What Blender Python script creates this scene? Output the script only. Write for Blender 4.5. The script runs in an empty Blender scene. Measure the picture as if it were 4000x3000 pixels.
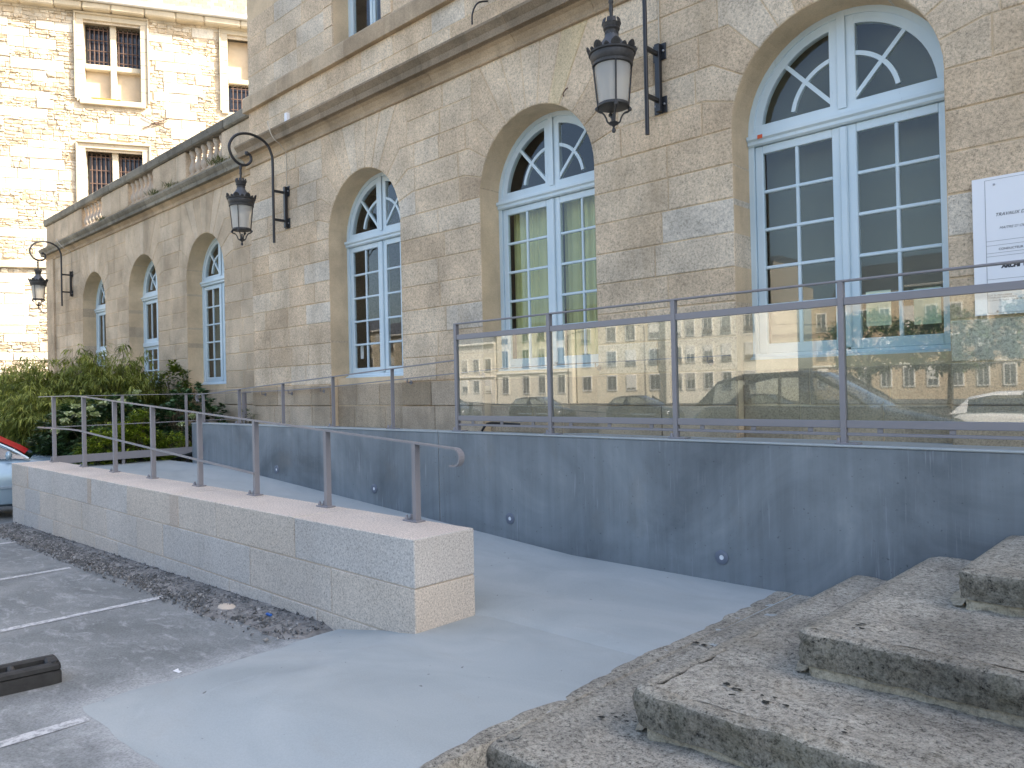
import bpy, bmesh, math, random
from mathutils import Vector, Matrix, noise

# ------------------------------------------------------------------ camera, sky, sun, exposure
SC = bpy.context.scene
COL = SC.collection
cam_d = bpy.data.cameras.new('camera')
cam_d.sensor_width = 36.0
cam_d.lens = 26.877
cam_d.clip_start = 0.05
cam_d.clip_end = 900.0
cam = bpy.data.objects.new('camera', cam_d)
COL.objects.link(cam)
cam.matrix_world = Matrix(((0.721389, 0.020330, 0.692232, 0.0),
                           (0.692178, 0.010706, -0.721648, 0.0),
                           (-0.022082, 0.999736, -0.006349, 1.58),
                           (0, 0, 0, 1)))
SC.camera = cam
SUN_AZ, SUN_EL = math.radians(32), math.radians(43)      # azimuth counted from +X towards +Y
world = bpy.data.worlds.new('World')
SC.world = world
world.use_nodes = True
wnt = world.node_tree
wnt.nodes.clear()
sky = wnt.nodes.new('ShaderNodeTexSky')
sky.sky_type = 'NISHITA'
sky.sun_disc = False
sky.sun_elevation = SUN_EL
sky.sun_rotation = math.pi / 2 - SUN_AZ
sky.air_density = 1.0
sky.dust_density = 3.6
sky.ozone_density = 0.5
wbg = wnt.nodes.new('ShaderNodeBackground')
wbg.inputs['Strength'].default_value = 0.15
wout = wnt.nodes.new('ShaderNodeOutputWorld')
wnt.links.new(sky.outputs[0], wbg.inputs[0])
wnt.links.new(wbg.outputs[0], wout.inputs[0])
sun_d = bpy.data.lights.new('sun', 'SUN')
sun_d.energy = 5.0
sun_d.angle = math.radians(0.53)
sun_d.color = (1.0, 0.93, 0.82)
sun = bpy.data.objects.new('sun', sun_d)
COL.objects.link(sun)
TOSUN = Vector((math.cos(SUN_EL) * math.cos(SUN_AZ), math.cos(SUN_EL) * math.sin(SUN_AZ), math.sin(SUN_EL)))
sun.rotation_euler = TOSUN.to_track_quat('Z', 'Y').to_euler()
sun.location = TOSUN * 60
vs = SC.view_settings
SC.display_settings.display_device = 'sRGB'
vs.view_transform = 'Standard'
vs.look = 'None'
vs.gamma = 1.0
vs.exposure = 1.7
vs.use_curve_mapping = False
cy = SC.cycles
cy.use_denoising = True
cy.max_bounces = 8
cy.diffuse_bounces = 4
cy.glossy_bounces = 4
cy.transparent_max_bounces = 24
cy.caustics_reflective = False
cy.caustics_refractive = False

# ------------------------------------------------------------------ helpers
RN = random.Random(11)
def U(a, b): return RN.uniform(a, b)

class MB:
    def __init__(s):
        s.v = []; s.f = []; s.m = []; s.t = []
    def add(s, vs, fs, m=0, t=0.5):
        o = len(s.v)
        s.v.extend([tuple(p) for p in vs])
        for f in fs:
            s.f.append([i + o for i in f]); s.m.append(m); s.t.append(t)
    def box(s, x0, x1, y0, y1, z0, z1, m=0, t=0.5):
        v = [(x, y, z) for z in (z0, z1) for y in (y0, y1) for x in (x0, x1)]
        s.add(v, [(0, 2, 3, 1), (4, 5, 7, 6), (0, 1, 5, 4), (2, 6, 7, 3), (0, 4, 6, 2), (1, 3, 7, 5)], m, t)
    def cbox(s, x0, x1, y0, y1, z0, z1, c=0.004, m=0, t=0.5, jit=0.0):
        c = min(c, (x1 - x0) / 3, (y1 - y0) / 3, (z1 - z0) / 3)
        X, Y, Z = (x0, x1), (y0, y1), (z0, z1)
        vs = []; idx = {}
        for i in (0, 1):
            for j in (0, 1):
                for k in (0, 1):
                    sx, sy, sz = (1, -1)[i] * c, (1, -1)[j] * c, (1, -1)[k] * c
                    jx, jy, jz = (U(-jit, jit), U(-jit, jit), U(-jit, jit)) if jit else (0, 0, 0)
                    bx, by, bz = X[i] + jx, Y[j] + jy, Z[k] + jz
                    for a, d in enumerate(((0, sy, sz), (sx, 0, sz), (sx, sy, 0))):
                        idx[i, j, k, a] = len(vs)
                        vs.append((bx + d[0], by + d[1], bz + d[2]))
        fs = []
        q = lambda *l: fs.append([idx[e] for e in l])
        for i in (0, 1): q((i, 0, 0, 0), (i, 1, 0, 0), (i, 1, 1, 0), (i, 0, 1, 0))
        for j in (0, 1): q((0, j, 0, 1), (1, j, 0, 1), (1, j, 1, 1), (0, j, 1, 1))
        for k in (0, 1): q((0, 0, k, 2), (1, 0, k, 2), (1, 1, k, 2), (0, 1, k, 2))
        for j in (0, 1):
            for k in (0, 1): q((0, j, k, 1), (1, j, k, 1), (1, j, k, 2), (0, j, k, 2))
        for i in (0, 1):
            for k in (0, 1): q((i, 0, k, 0), (i, 1, k, 0), (i, 1, k, 2), (i, 0, k, 2))
        for i in (0, 1):
            for j in (0, 1): q((i, j, 0, 0), (i, j, 1, 0), (i, j, 1, 1), (i, j, 0, 1))
        for i in (0, 1):
            for j in (0, 1):
                for k in (0, 1): q((i, j, k, 0), (i, j, k, 1), (i, j, k, 2))
        s.add(vs, fs, m, t)
    def prism(s, poly, y0, y1, m=0, t=0.5):
        """closed solid: outline in x,z between y0 and y1"""
        n = len(poly)
        v = [(x, y0, z) for x, z in poly] + [(x, y1, z) for x, z in poly]
        f = [list(range(n)), list(range(2 * n - 1, n - 1, -1))]
        f += [(i, (i + 1) % n, n + (i + 1) % n, n + i) for i in range(n)]
        s.add(v, f, m, t)
    def tube(s, pts, r, n=8, m=0, t=0.5, caps=True, ref=(0, 0, 1)):
        pts = [Vector(p) for p in pts]
        rs = r if isinstance(r, (list, tuple)) else [r] * len(pts)
        vs = []; prev = None
        for i, p in enumerate(pts):
            d = (pts[min(i + 1, len(pts) - 1)] - pts[max(i - 1, 0)]).normalized()
            if prev is None:
                a = Vector(ref)
                if abs(a.dot(d)) > 0.95: a = Vector((1, 0, 0)) if abs(d.x) < 0.9 else Vector((0, 1, 0))
                u = (a - d * a.dot(d)).normalized()
            else:
                u = (prev - d * prev.dot(d)).normalized()
            prev = u
            w = d.cross(u)
            for k in range(n):
                an = 2 * math.pi * (k + 0.5) / n
                vs.append(p + (u * math.cos(an) + w * math.sin(an)) * rs[i])
        fs = []
        for i in range(len(pts) - 1):
            for k in range(n):
                fs.append((i * n + k, i * n + (k + 1) % n, (i + 1) * n + (k + 1) % n, (i + 1) * n + k))
        if caps:
            fs.append(list(range(n - 1, -1, -1))); fs.append([(len(pts) - 1) * n + k for k in range(n)])
        s.add(vs, fs, m, t)
    def ribbon(s, pts, w, h, side, m=0, t=0.5):
        """flat bar: rectangle w (along side) x h swept along pts"""
        pts = [Vector(p) for p in pts]; side = Vector(side).normalized()
        vs = []
        for i, p in enumerate(pts):
            d = (pts[min(i + 1, len(pts) - 1)] - pts[max(i - 1, 0)]).normalized()
            up = side.cross(d).normalized()
            for a, b in ((-1, -1), (1, -1), (1, 1), (-1, 1)):
                vs.append(p + side * (a * w / 2) + up * (b * h / 2))
        fs = []
        for i in range(len(pts) - 1):
            for k in range(4):
                fs.append((i * 4 + k, i * 4 + (k + 1) % 4, (i + 1) * 4 + (k + 1) % 4, (i + 1) * 4 + k))
        fs.append((3, 2, 1, 0)); e = (len(pts) - 1) * 4
        fs.append((e, e + 1, e + 2, e + 3))
        s.add(vs, fs, m, t)
    def lathe(s, prof, n=16, c=(0, 0, 0), m=0, t=0.5, a0=0.0):
        vs = []; fs = []
        for r, z in prof:
            for k in range(n):
                an = a0 + 2 * math.pi * k / n
                vs.append((c[0] + r * math.cos(an), c[1] + r * math.sin(an), c[2] + z))
        for i in range(len(prof) - 1):
            for k in range(n):
                fs.append((i * n + k, i * n + (k + 1) % n, (i + 1) * n + (k + 1) % n, (i + 1) * n + k))
        fs.append(list(range(n - 1, -1, -1))); fs.append([(len(prof) - 1) * n + k for k in range(n)])
        s.add(vs, fs, m, t)
    def sweepx(s, prof, x0, x1, m=0, t=0.5):
        """closed profile (y,z) extruded along x"""
        n = len(prof)
        v = [(x0, y, z) for y, z in prof] + [(x1, y, z) for y, z in prof]
        f = [list(range(n)), list(range(2 * n - 1, n - 1, -1))]
        f += [(i, (i + 1) % n, n + (i + 1) % n, n + i) for i in range(n)]
        s.add(v, f, m, t)
    def xform(s, M, start=0):
        for i in range(start, len(s.v)): s.v[i] = tuple(M @ Vector(s.v[i]))
    def mesh(s, name, mats):
        me = bpy.data.meshes.new(name)
        me.from_pydata(s.v, [], s.f)
        mats = mats if isinstance(mats, (list, tuple)) else [mats]
        for k in mats: me.materials.append(k)
        if len(mats) > 1: me.polygons.foreach_set('material_index', s.m)
        a = me.attributes.new('tint', 'FLOAT', 'FACE'); a.data.foreach_set('value', s.t)
        return me
    def build(s, name, mats, parent=None, smooth=None, weld=False):
        me = s.mesh(name, mats)
        if weld or smooth is not None:
            bm = bmesh.new(); bm.from_mesh(me)
            if weld: bmesh.ops.remove_doubles(bm, verts=bm.verts, dist=1e-5)
            bmesh.ops.recalc_face_normals(bm, faces=bm.faces)
            if smooth is not None:
                for f in bm.faces: f.smooth = True
                for e in bm.edges:
                    if len(e.link_faces) != 2 or e.calc_face_angle(3.0) > math.radians(smooth): e.smooth = False
            bm.to_mesh(me); bm.free()
        return link(name, me, parent)

def link(name, me, parent=None):
    o = bpy.data.objects.new(name, me)
    COL.objects.link(o)
    if parent is not None:
        o.parent = parent
        o.matrix_parent_inverse = WM[parent.name].inverted()
    WM[o.name] = Matrix.Identity(4)
    return o
WM = {}
def thing(name, label, cat, loc=(0, 0, 0), group=None, rot=None):
    o = bpy.data.objects.new(name, None)
    o.empty_display_size = 0.2
    COL.objects.link(o)
    o.location = loc
    WM[o.name] = Matrix.Translation(Vector(loc))
    tag(o, label, cat, group)
    return o
def tag(o, label=None, cat=None, group=None, kind=None):
    if label: o['label'] = label
    if cat: o['category'] = cat
    if group: o['group'] = group
    if kind: o['kind'] = kind
    return o
def struct(o, label=None):
    o['kind'] = 'structure'
    if label: o['label'] = label
    return o
def copy_tree(o, parent=None):
    c = o.copy(); COL.objects.link(c)
    WM[c.name] = WM.get(o.name, Matrix.Identity(4))
    if parent is not None: c.parent = parent
    for ch in list(o.children): copy_tree(ch, c)
    return c
def sm(a, b, x):
    t = max(0.0, min(1.0, (x - a) / (b - a))); return t * t * (3 - 2 * t)
def lerp_tab(tab, x):
    if x <= tab[0][0]: return tab[0][1]
    for (a, b), (c, d) in zip(tab, tab[1:]):
        if x <= c: return b + (d - b) * (x - a) / (c - a)
    return tab[-1][1]
def catmull(P, n=6):
    P = [Vector(p) for p in P]; out = []
    for i in range(len(P) - 1):
        a, b, c, d = P[max(i - 1, 0)], P[i], P[i + 1], P[min(i + 2, len(P) - 1)]
        for k in range(n):
            t = k / n
            out.append(0.5 * ((2 * b) + (c - a) * t + (2 * a - 5 * b + 4 * c - d) * t * t + (3 * b - a - 3 * c + d) * t ** 3))
    out.append(P[-1]); return out

# ------------------------------------------------------------------ materials
class NT:
    def __init__(s, name):
        s.mat = bpy.data.materials.new(name); s.mat.use_nodes = True
        s.nt = s.mat.node_tree; s.nt.nodes.clear()
        s.out = s.n('ShaderNodeOutputMaterial')
    def n(s, typ, **kw):
        nd = s.nt.nodes.new(typ)
        for k, v in kw.items():
            if k.startswith('_'): setattr(nd, k[1:], v)
        for k, v in kw.items():
            if k.startswith('_'): continue
            key = int(k[1:]) if k[0] == 'i' and k[1:].isdigit() else k.replace('__', ' ')
            inp = nd.inputs[key]
            if hasattr(v, 'is_linked') or hasattr(v, 'links'): s.nt.links.new(v, inp)
            else: inp.default_value = v
        return nd
    def pos(s, scale=(1, 1, 1), obj=False):
        if obj: p = s.n('ShaderNodeTexCoord').outputs['Object']
        else: p = s.n('ShaderNodeNewGeometry').outputs['Position']
        if scale == (1, 1, 1): return p
        return s.n('ShaderNodeVectorMath', _operation='MULTIPLY', i0=p, i1=scale).outputs[0]
    def noise(s, scale, detail=3, rough=0.55, vec=None, dist=0.0):
        return s.n('ShaderNodeTexNoise', Vector=vec if vec is not None else s.pos(), Scale=scale, Detail=detail, Roughness=rough, Distortion=dist).outputs['Fac']
    def ramp(s, fac, stops, interp='LINEAR'):
        nd = s.n('ShaderNodeValToRGB', Fac=fac); cr = nd.color_ramp; cr.interpolation = interp
        while len(cr.elements) < len(stops): cr.elements.new(0.5)
        for e, (p, c) in zip(cr.elements, stops):
            e.position = p; e.color = (c[0], c[1], c[2], 1) if hasattr(c, '__len__') else (c, c, c, 1)
        return nd.outputs[0]
    def mix(s, fac, a, b, mode='MIX'):
        nd = s.nt.nodes.new('ShaderNodeMix'); nd.data_type = 'RGBA'; nd.blend_type = mode
        for k, v in ((0, fac), (6, a), (7, b)):
            if hasattr(v, 'links'): s.nt.links.new(v, nd.inputs[k])
            elif k == 0: nd.inputs[k].default_value = v
            else: nd.inputs[k].default_value = (v[0], v[1], v[2], 1) if hasattr(v, '__len__') else (v, v, v, 1)
        return nd.outputs[2]
    def math(s, op, a, b=0.0, clamp=False):
        return s.n('ShaderNodeMath', _operation=op, _use_clamp=clamp, i0=a, i1=b).outputs[0]
    def attr(s, name='tint'):
        return s.n('ShaderNodeAttribute', _attribute_name=name).outputs['Fac']
    def bump(s, h, strength, dist=0.01):
        return s.n('ShaderNodeBump', Height=h, Strength=strength, Distance=dist).outputs[0]
    def bsdf(s, col, rough=0.8, normal=None, metal=0.0, spec=0.4, **kw):
        nd = s.n('ShaderNodeBsdfPrincipled', **kw)
        def st(k, v):
            if hasattr(v, 'links'): s.nt.links.new(v, nd.inputs[k])
            else: nd.inputs[k].default_value = (v[0], v[1], v[2], 1) if hasattr(v, '__len__') else v
        st('Base Color', col); st('Roughness', rough); st('Metallic', metal); st('Specular IOR Level', spec)
        if normal is not None: s.nt.links.new(normal, nd.inputs['Normal'])
        s.nt.links.new(nd.outputs[0], s.out.inputs[0])
        return s.mat

def granite(name, tones, speck=0.30, big=0.25, stain=0.25, bump=0.5, rough=0.85, sc=55, lichen=0.0, staincol=(0.16, 0.125, 0.085), obj=False):
    s = NT(name)
    P = s.pos(obj=obj)
    t = s.attr()
    k = len(tones)
    base = s.ramp(t, [(i / (k - 1), c) for i, c in enumerate(tones)])
    grain = s.noise(sc, 5, 0.75, P)
    fine = s.noise(sc * 3.1, 2, 0.6, P)
    g = s.ramp(s.math('ADD', s.math('MULTIPLY', grain, 0.65), s.math('MULTIPLY', fine, 0.35)), [(0.34, 1 - speck * 1.6), (0.5, 1.0), (0.66, 1 + speck * 0.9)])
    c = s.mix(1.0, base, g, 'MULTIPLY')
    bigf = s.ramp(s.noise(1.3, 4, 0.6, P), [(0.3, 1 - big), (0.7, 1 + big * 0.6)])
    c = s.mix(1.0, c, bigf, 'MULTIPLY')
    str_ = s.noise(1.0, 4, 0.65, s.pos((2.2, 2.2, 0.35), obj))
    sf = s.ramp(str_, [(0.52, 0.0), (0.75, stain)])
    c = s.mix(sf, c, staincol)
    if lichen > 0:
        lf = s.ramp(s.noise(7, 6, 0.7, P), [(0.58, 0.0), (0.66, lichen)])
        c = s.mix(lf, c, (0.075, 0.07, 0.05))
    h = s.math('ADD', s.math('MULTIPLY', grain, 0.7), s.math('MULTIPLY', s.noise(14, 4, 0.6, P), 0.6))
    return s.bsdf(c, rough, s.bump(h, bump, 0.012), spec=0.25)

M = {}
M['facade'] = granite('facade_stone', [(0.50, 0.375, 0.245), (0.65, 0.50, 0.34), (0.68, 0.55, 0.395), (0.65, 0.58, 0.475)], speck=0.38, big=0.30, stain=0.42, bump=0.7, sc=42, staincol=(0.36, 0.26, 0.155))
M['wingstone'] = granite('wing_stone', [(0.49, 0.38, 0.26), (0.58, 0.455, 0.315), (0.62, 0.50, 0.36)], speck=0.32, big=0.30, stain=0.42, bump=0.4, staincol=(0.22, 0.185, 0.13))
M['cornicedark'] = granite('weathered_cornice', [(0.19, 0.145, 0.095), (0.30, 0.23, 0.155), (0.39, 0.305, 0.21)], speck=0.3, big=0.35, stain=0.5, bump=0.6, lichen=0.3, staincol=(0.07, 0.06, 0.04))
M['cornice'] = granite('cornice_stone', [(0.36, 0.27, 0.175), (0.49, 0.375, 0.25), (0.58, 0.46, 0.32)], speck=0.25, big=0.3, stain=0.45, bump=0.5, staincol=(0.085, 0.075, 0.055))
M['coping'] = granite('coping_stone', [(0.16, 0.145, 0.115), (0.25, 0.225, 0.175), (0.36, 0.32, 0.25)], speck=0.3, big=0.4, stain=0.6, bump=0.6, lichen=0.85, staincol=(0.07, 0.065, 0.05))
M['mortar'] = granite('mortar', [(0.66, 0.50, 0.32), (0.68, 0.52, 0.335), (0.70, 0.54, 0.355)], speck=0.15, big=0.25, stain=0.3, bump=0.4, sc=90)
M['baluster'] = granite('baluster_stone', [(0.52, 0.44, 0.34), (0.56, 0.47, 0.37), (0.58, 0.50, 0.40)], speck=0.12, big=0.25, stain=0.35, bump=0.3, obj=True)
M['plinth'] = granite('plinth_stone', [(0.36, 0.275, 0.18), (0.48, 0.375, 0.26), (0.55, 0.44, 0.32)], speck=0.36, big=0.3, stain=0.4, bump=0.6, staincol=(0.10, 0.085, 0.06))
M['lowgranite'] = granite('sawn_granite', [(0.50, 0.475, 0.44), (0.54, 0.50, 0.45), (0.58, 0.505, 0.42), (0.66, 0.565, 0.48)], speck=0.42, big=0.10, stain=0.10, bump=0.25, rough=0.75, sc=75, staincol=(0.38, 0.28, 0.19))
M['lowmortar'] = granite('fresh_mortar', [(0.56, 0.47, 0.37), (0.58, 0.49, 0.39)], speck=0.1, big=0.1, stain=0.0, bump=0.3, sc=90)
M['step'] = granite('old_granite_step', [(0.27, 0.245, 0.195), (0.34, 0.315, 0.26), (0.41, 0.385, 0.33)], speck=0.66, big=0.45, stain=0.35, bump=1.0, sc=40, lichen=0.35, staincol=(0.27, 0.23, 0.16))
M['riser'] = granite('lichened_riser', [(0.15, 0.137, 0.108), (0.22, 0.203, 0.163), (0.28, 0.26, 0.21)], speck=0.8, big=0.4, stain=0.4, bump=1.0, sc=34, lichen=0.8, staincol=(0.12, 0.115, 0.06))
M['stepmortar'] = granite('step_mortar', [(0.40, 0.35, 0.26), (0.46, 0.41, 0.31)], speck=0.35, big=0.35, stain=0.3, bump=0.9, sc=40, lichen=0.4)
M['tower'] = granite('tower_stone', [(0.48, 0.385, 0.26), (0.60, 0.50, 0.36), (0.67, 0.59, 0.455), (0.70, 0.645, 0.535)], speck=0.18, big=0.3, stain=0.2, bump=0.8, sc=18, staincol=(0.30, 0.22, 0.13))
M['towermortar'] = granite('tower_mortar', [(0.58, 0.48, 0.34), (0.63, 0.53, 0.385)], speck=0.2, big=0.3, stain=0.2, bump=0.8, sc=18)
M['towertrim'] = granite('tower_trim', [(0.52, 0.44, 0.31), (0.58, 0.51, 0.38)], speck=0.08, big=0.15, stain=0.15, bump=0.3, sc=25)

def simple(name, col, rough=0.5, metal=0.0, spec=0.5, var=0.0, sc=6, bump=0.0, obj=False, **kw):
    s = NT(name)
    c = col; nrm = None
    if var:
        f = s.ramp(s.noise(sc, 4, 0.6, s.pos(obj=obj)), [(0.3, 1 - var), (0.7, 1 + var)])
        c = s.mix(1.0, col, f, 'MULTIPLY')
    if bump: nrm = s.bump(s.noise(sc * 6, 3, 0.6, s.pos(obj=obj)), bump, 0.004)
    return s.bsdf(c, rough, nrm, metal, spec, **kw)

def concrete_wall():
    s = NT('formed_concrete')
    st = s.noise(1.0, 5, 0.62, s.pos((9, 9, 0.45)))
    fine = s.noise(1.0, 3, 0.6, s.pos((55, 55, 2.2)))
    bl = s.noise(0.75, 6, 0.60, s.pos((1, 1, 1.3)), 0.9)
    c = s.ramp(bl, [(0.30, (0.108, 0.125, 0.136)), (0.45, (0.162, 0.184, 0.197)), (0.60, (0.205, 0.23, 0.243)), (0.76, (0.275, 0.30, 0.31))])
    c = s.mix(1.0, c, s.ramp(st, [(0.3, 0.88), (0.5, 1.0), (0.72, 1.13)]), 'MULTIPLY')
    wide = s.noise(2.2, 3, 0.5)
    ff = s.math('MULTIPLY', s.ramp(fine, [(0.58, 0.0), (0.72, 0.5)]), s.ramp(wide, [(0.45, 0.0), (0.65, 1.0)]))
    c = s.mix(ff, c, (0.40, 0.42, 0.44))
    brown = s.ramp(s.noise(1.9, 5, 0.6, s.pos((1, 1, 0.7))), [(0.60, 0.0), (0.74, 0.45)])
    c = s.mix(brown, c, (0.17, 0.165, 0.15))
    pits = s.ramp(s.noise(38, 2, 0.5), [(0.24, 0.6), (0.30, 1.0)])
    c = s.mix(1.0, c, pits, 'MULTIPLY')
    h = s.math('ADD', s.math('MULTIPLY', st, 0.25), s.noise(30, 3, 0.6))
    return s.bsdf(c, 0.6, s.bump(h, 0.12, 0.006), spec=0.4)
M['concwall'] = concrete_wall()
def apron_mat():
    s = NT('trowelled_concrete')
    b = s.noise(0.9, 5, 0.55, s.pos((1, 1.6, 1)), 1.2)
    c = s.ramp(b, [(0.25, (0.30, 0.332, 0.334)), (0.5, (0.36, 0.392, 0.39)), (0.75, (0.415, 0.44, 0.43))])
    w = s.noise(3.0, 4, 0.6, s.pos((0.5, 1.5, 1)), 0.8)
    c = s.mix(s.ramp(w, [(0.54, 0.0), (0.72, 0.35)]), c, (0.33, 0.34, 0.325))
    c = s.mix(s.ramp(s.noise(2.1, 6, 0.7, s.pos((1, 1, 1)), 1.5), [(0.60, 0.0), (0.68, 0.12)]), c, (0.52, 0.55, 0.56))
    c = s.mix(1.0, c, s.ramp(s.noise(120, 2, 0.5), [(0.35, 0.95), (0.65, 1.04)]), 'MULTIPLY')
    c = s.mix(s.ramp(s.noise(21, 2, 0.4), [(0.755, 0.0), (0.775, 0.8)]), c, (0.10, 0.10, 0.09))
    return s.bsdf(c, 0.62, s.bump(s.noise(26, 4, 0.6), 0.06, 0.01), spec=0.35)
M['apron'] = apron_mat()
def asphalt():
    s = NT('old_parking_surface')
    b = s.noise(1.0, 5, 0.6, s.pos(), 0.8)
    c = s.ramp(b, [(0.28, (0.14, 0.148, 0.145)), (0.5, (0.20, 0.21, 0.205)), (0.75, (0.28, 0.288, 0.278))])
    d = s.noise(5.5, 6, 0.72, s.pos((0.7, 1.6, 1)), 0.6)
    c = s.mix(s.ramp(d, [(0.52, 0.0), (0.66, 0.62)]), c, (0.39, 0.395, 0.39))
    sep = s.n('ShaderNodeSeparateXYZ', Vector=s.pos()).outputs
    dx = s.math('ABSOLUTE', s.math('ADD', sep[0], 3.7)); dy = s.math('ABSOLUTE', s.math('SUBTRACT', sep[1], 2.6))
    dd = s.math('MAXIMUM', s.math('SUBTRACT', dx, 1.17), s.math('SUBTRACT', dy, 1.18))       # distance to the poured slab
    dd = s.math('ADD', dd, s.math('MULTIPLY', s.math('SUBTRACT', s.noise(6, 5, 0.65), 0.5), 0.55))
    c = s.mix(s.ramp(dd, [(0.0, 0.8), (0.14, 0.35), (0.32, 0.0)]), c, (0.40, 0.41, 0.405))
    g = s.noise(70, 5, 0.75)
    c = s.mix(1.0, c, s.ramp(g, [(0.33, 0.66), (0.5, 1.0), (0.68, 1.25)]), 'MULTIPLY')
    return s.bsdf(c, 0.85, s.bump(g, 0.45, 0.008), spec=0.3)
M['asphalt'] = asphalt()
def worn_paint():
    s = NT('worn_line_paint')
    w = s.noise(26, 6, 0.75)
    c = s.mix(s.ramp(w, [(0.40, 1.0), (0.55, 0.12)]), (0.60, 0.60, 0.59), (0.27, 0.275, 0.275))
    return s.bsdf(c, 0.8, s.bump(w, 0.3, 0.004), spec=0.3)
M['linepaint'] = worn_paint()
M['steel'] = simple('painted_steel', (0.225, 0.217, 0.228), 0.36, spec=0.5, var=0.04, sc=3)
M['galv'] = simple('zinc_steel', (0.40, 0.40, 0.41), 0.35, 0.8)
M['black'] = simple('black_iron', (0.018, 0.018, 0.02), 0.38, spec=0.5, var=0.15, sc=20)
M['cast'] = simple('cast_iron', (0.035, 0.034, 0.034), 0.5, spec=0.5, var=0.3, sc=30, bump=0.3, obj=True)
def framepaint():
    s = NT('blue_window_paint')
    z = s.noise(1.3, 3, 0.5)
    c = s.ramp(z, [(0.3, (0.54, 0.655, 0.71)), (0.7, (0.66, 0.75, 0.775))])
    c = s.mix(s.ramp(s.noise(9, 5, 0.7, s.pos((2, 2, 0.3))), [(0.62, 0), (0.75, 0.4)]), c, (0.30, 0.36, 0.39))
    return s.bsdf(c, 0.45, None, spec=0.4)
M['blue'] = framepaint()
M['white'] = simple('white_board', (0.80, 0.80, 0.81), 0.4, var=0.02, sc=2)
M['ink'] = simple('black_ink', (0.04, 0.04, 0.045), 0.6)
M['grayink'] = simple('grey_ink', (0.16, 0.16, 0.17), 0.6)
M['rubber'] = simple('dark_rubber', (0.025, 0.025, 0.024), 0.75, var=0.35, sc=14, bump=0.4)
M['gravel'] = None
def pebble(name, stops):
    s = NT(name)
    c = s.ramp(s.attr(), stops)
    c = s.mix(1.0, c, s.ramp(s.noise(60, 3, 0.6), [(0.3, 0.75), (0.7, 1.2)]), 'MULTIPLY')
    return s.bsdf(c, 0.9, spec=0.2)
M['gravel'] = pebble('gravel', [(0, (0.085, 0.086, 0.084)), (0.6, (0.18, 0.18, 0.175)), (1, (0.36, 0.35, 0.33))])
M['soil'] = simple('grey_soil', (0.20, 0.19, 0.175), 0.95, var=0.45, sc=16, bump=1.0)
M['bedsoil'] = simple('bed_soil', (0.045, 0.038, 0.03), 0.95, var=0.4, sc=7)

def glass(name, ior, tint=(1, 1, 1), extra=0.0, rough=0.0, dirt=0.0, faces=2.0, warp=0.0):
    """thin glass sheet: straight-through light plus a mirror reflection"""
    s = NT(name)
    fr = s.n('ShaderNodeFresnel', IOR=ior).outputs[0]
    fr = s.math('MULTIPLY', fr, faces, True)                      # both faces of the sheet
    if extra: fr = s.math('ADD', fr, extra, True)
    bk = s.n('ShaderNodeNewGeometry').outputs['Backfacing']      # counted once, on the face first met
    fr = s.math('MULTIPLY', fr, s.math('SUBTRACT', 1.0, bk), True)
    tr = s.n('ShaderNodeBsdfTransparent', Color=(*tint, 1)).outputs[0]
    gl = s.n('ShaderNodeBsdfGlossy', Color=(1, 1, 1, 1), Roughness=rough).outputs[0]
    if warp:
        s.nt.links.new(s.bump(s.noise(2.4, 2, 0.5), warp, 0.02), s.nt.nodes[-1].inputs['Normal'])
    mx = s.n('ShaderNodeMixShader', Fac=fr, i1=tr, i2=gl).outputs[0]
    if dirt:
        df = s.n('ShaderNodeBsdfDiffuse', Color=(0.6, 0.6, 0.6, 1)).outputs[0]
        mx = s.n('ShaderNodeMixShader', Fac=dirt, i1=mx, i2=df).outputs[0]
    s.nt.links.new(mx, s.out.inputs[0])
    return s.mat
M['guardglass'] = glass('guard_glass', 1.72, (0.86, 0.90, 0.86), dirt=0.015, warp=0.16, rough=0.012)
M['pane'] = glass('window_glass', 1.5, (0.93, 0.95, 0.94), faces=1.25, warp=0.12)
M['frost'] = NT('frosted_lantern_glass').bsdf((0.78, 0.76, 0.70), 0.35, spec=0.5, **{'Transmission__Weight': 0.55, 'IOR': 1.2})
def leafmat(name, stops, rough=0.45, trans=0.25):
    s = NT(name)
    c = s.ramp(s.attr(), stops)
    d = s.n('ShaderNodeBsdfPrincipled', Roughness=rough)
    s.nt.links.new(c, d.inputs['Base Color']); d.inputs['Specular IOR Level'].default_value = 0.35
    tl = s.n('ShaderNodeBsdfTranslucent'); s.nt.links.new(s.mix(0.5, c, (0.12, 0.16, 0.02)), tl.inputs[0])
    mx = s.n('ShaderNodeMixShader', Fac=trans, i1=d.outputs[0], i2=tl.outputs[0])
    s.nt.links.new(mx.outputs[0], s.out.inputs[0])
    return s.mat
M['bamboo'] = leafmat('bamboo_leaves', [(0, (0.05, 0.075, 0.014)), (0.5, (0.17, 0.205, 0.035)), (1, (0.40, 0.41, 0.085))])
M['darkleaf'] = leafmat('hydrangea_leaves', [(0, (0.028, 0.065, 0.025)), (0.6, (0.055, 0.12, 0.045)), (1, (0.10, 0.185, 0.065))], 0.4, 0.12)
M['limeleaf'] = leafmat('lime_leaves', [(0, (0.08, 0.14, 0.018)), (0.5, (0.22, 0.31, 0.03)), (1, (0.45, 0.52, 0.05))], 0.4, 0.2)
M['aucuba'] = leafmat('aucuba_leaves', [(0, (0.04, 0.075, 0.012)), (0.5, (0.11, 0.16, 0.02)), (1, (0.26, 0.29, 0.04))], 0.35, 0.2)
M['flower'] = leafmat('cream_flowers', [(0, (0.36, 0.45, 0.12)), (1, (0.62, 0.66, 0.42))], 0.6, 0.2)
M['stem'] = simple('plant_stem', (0.11, 0.09, 0.05), 0.8)
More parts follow.
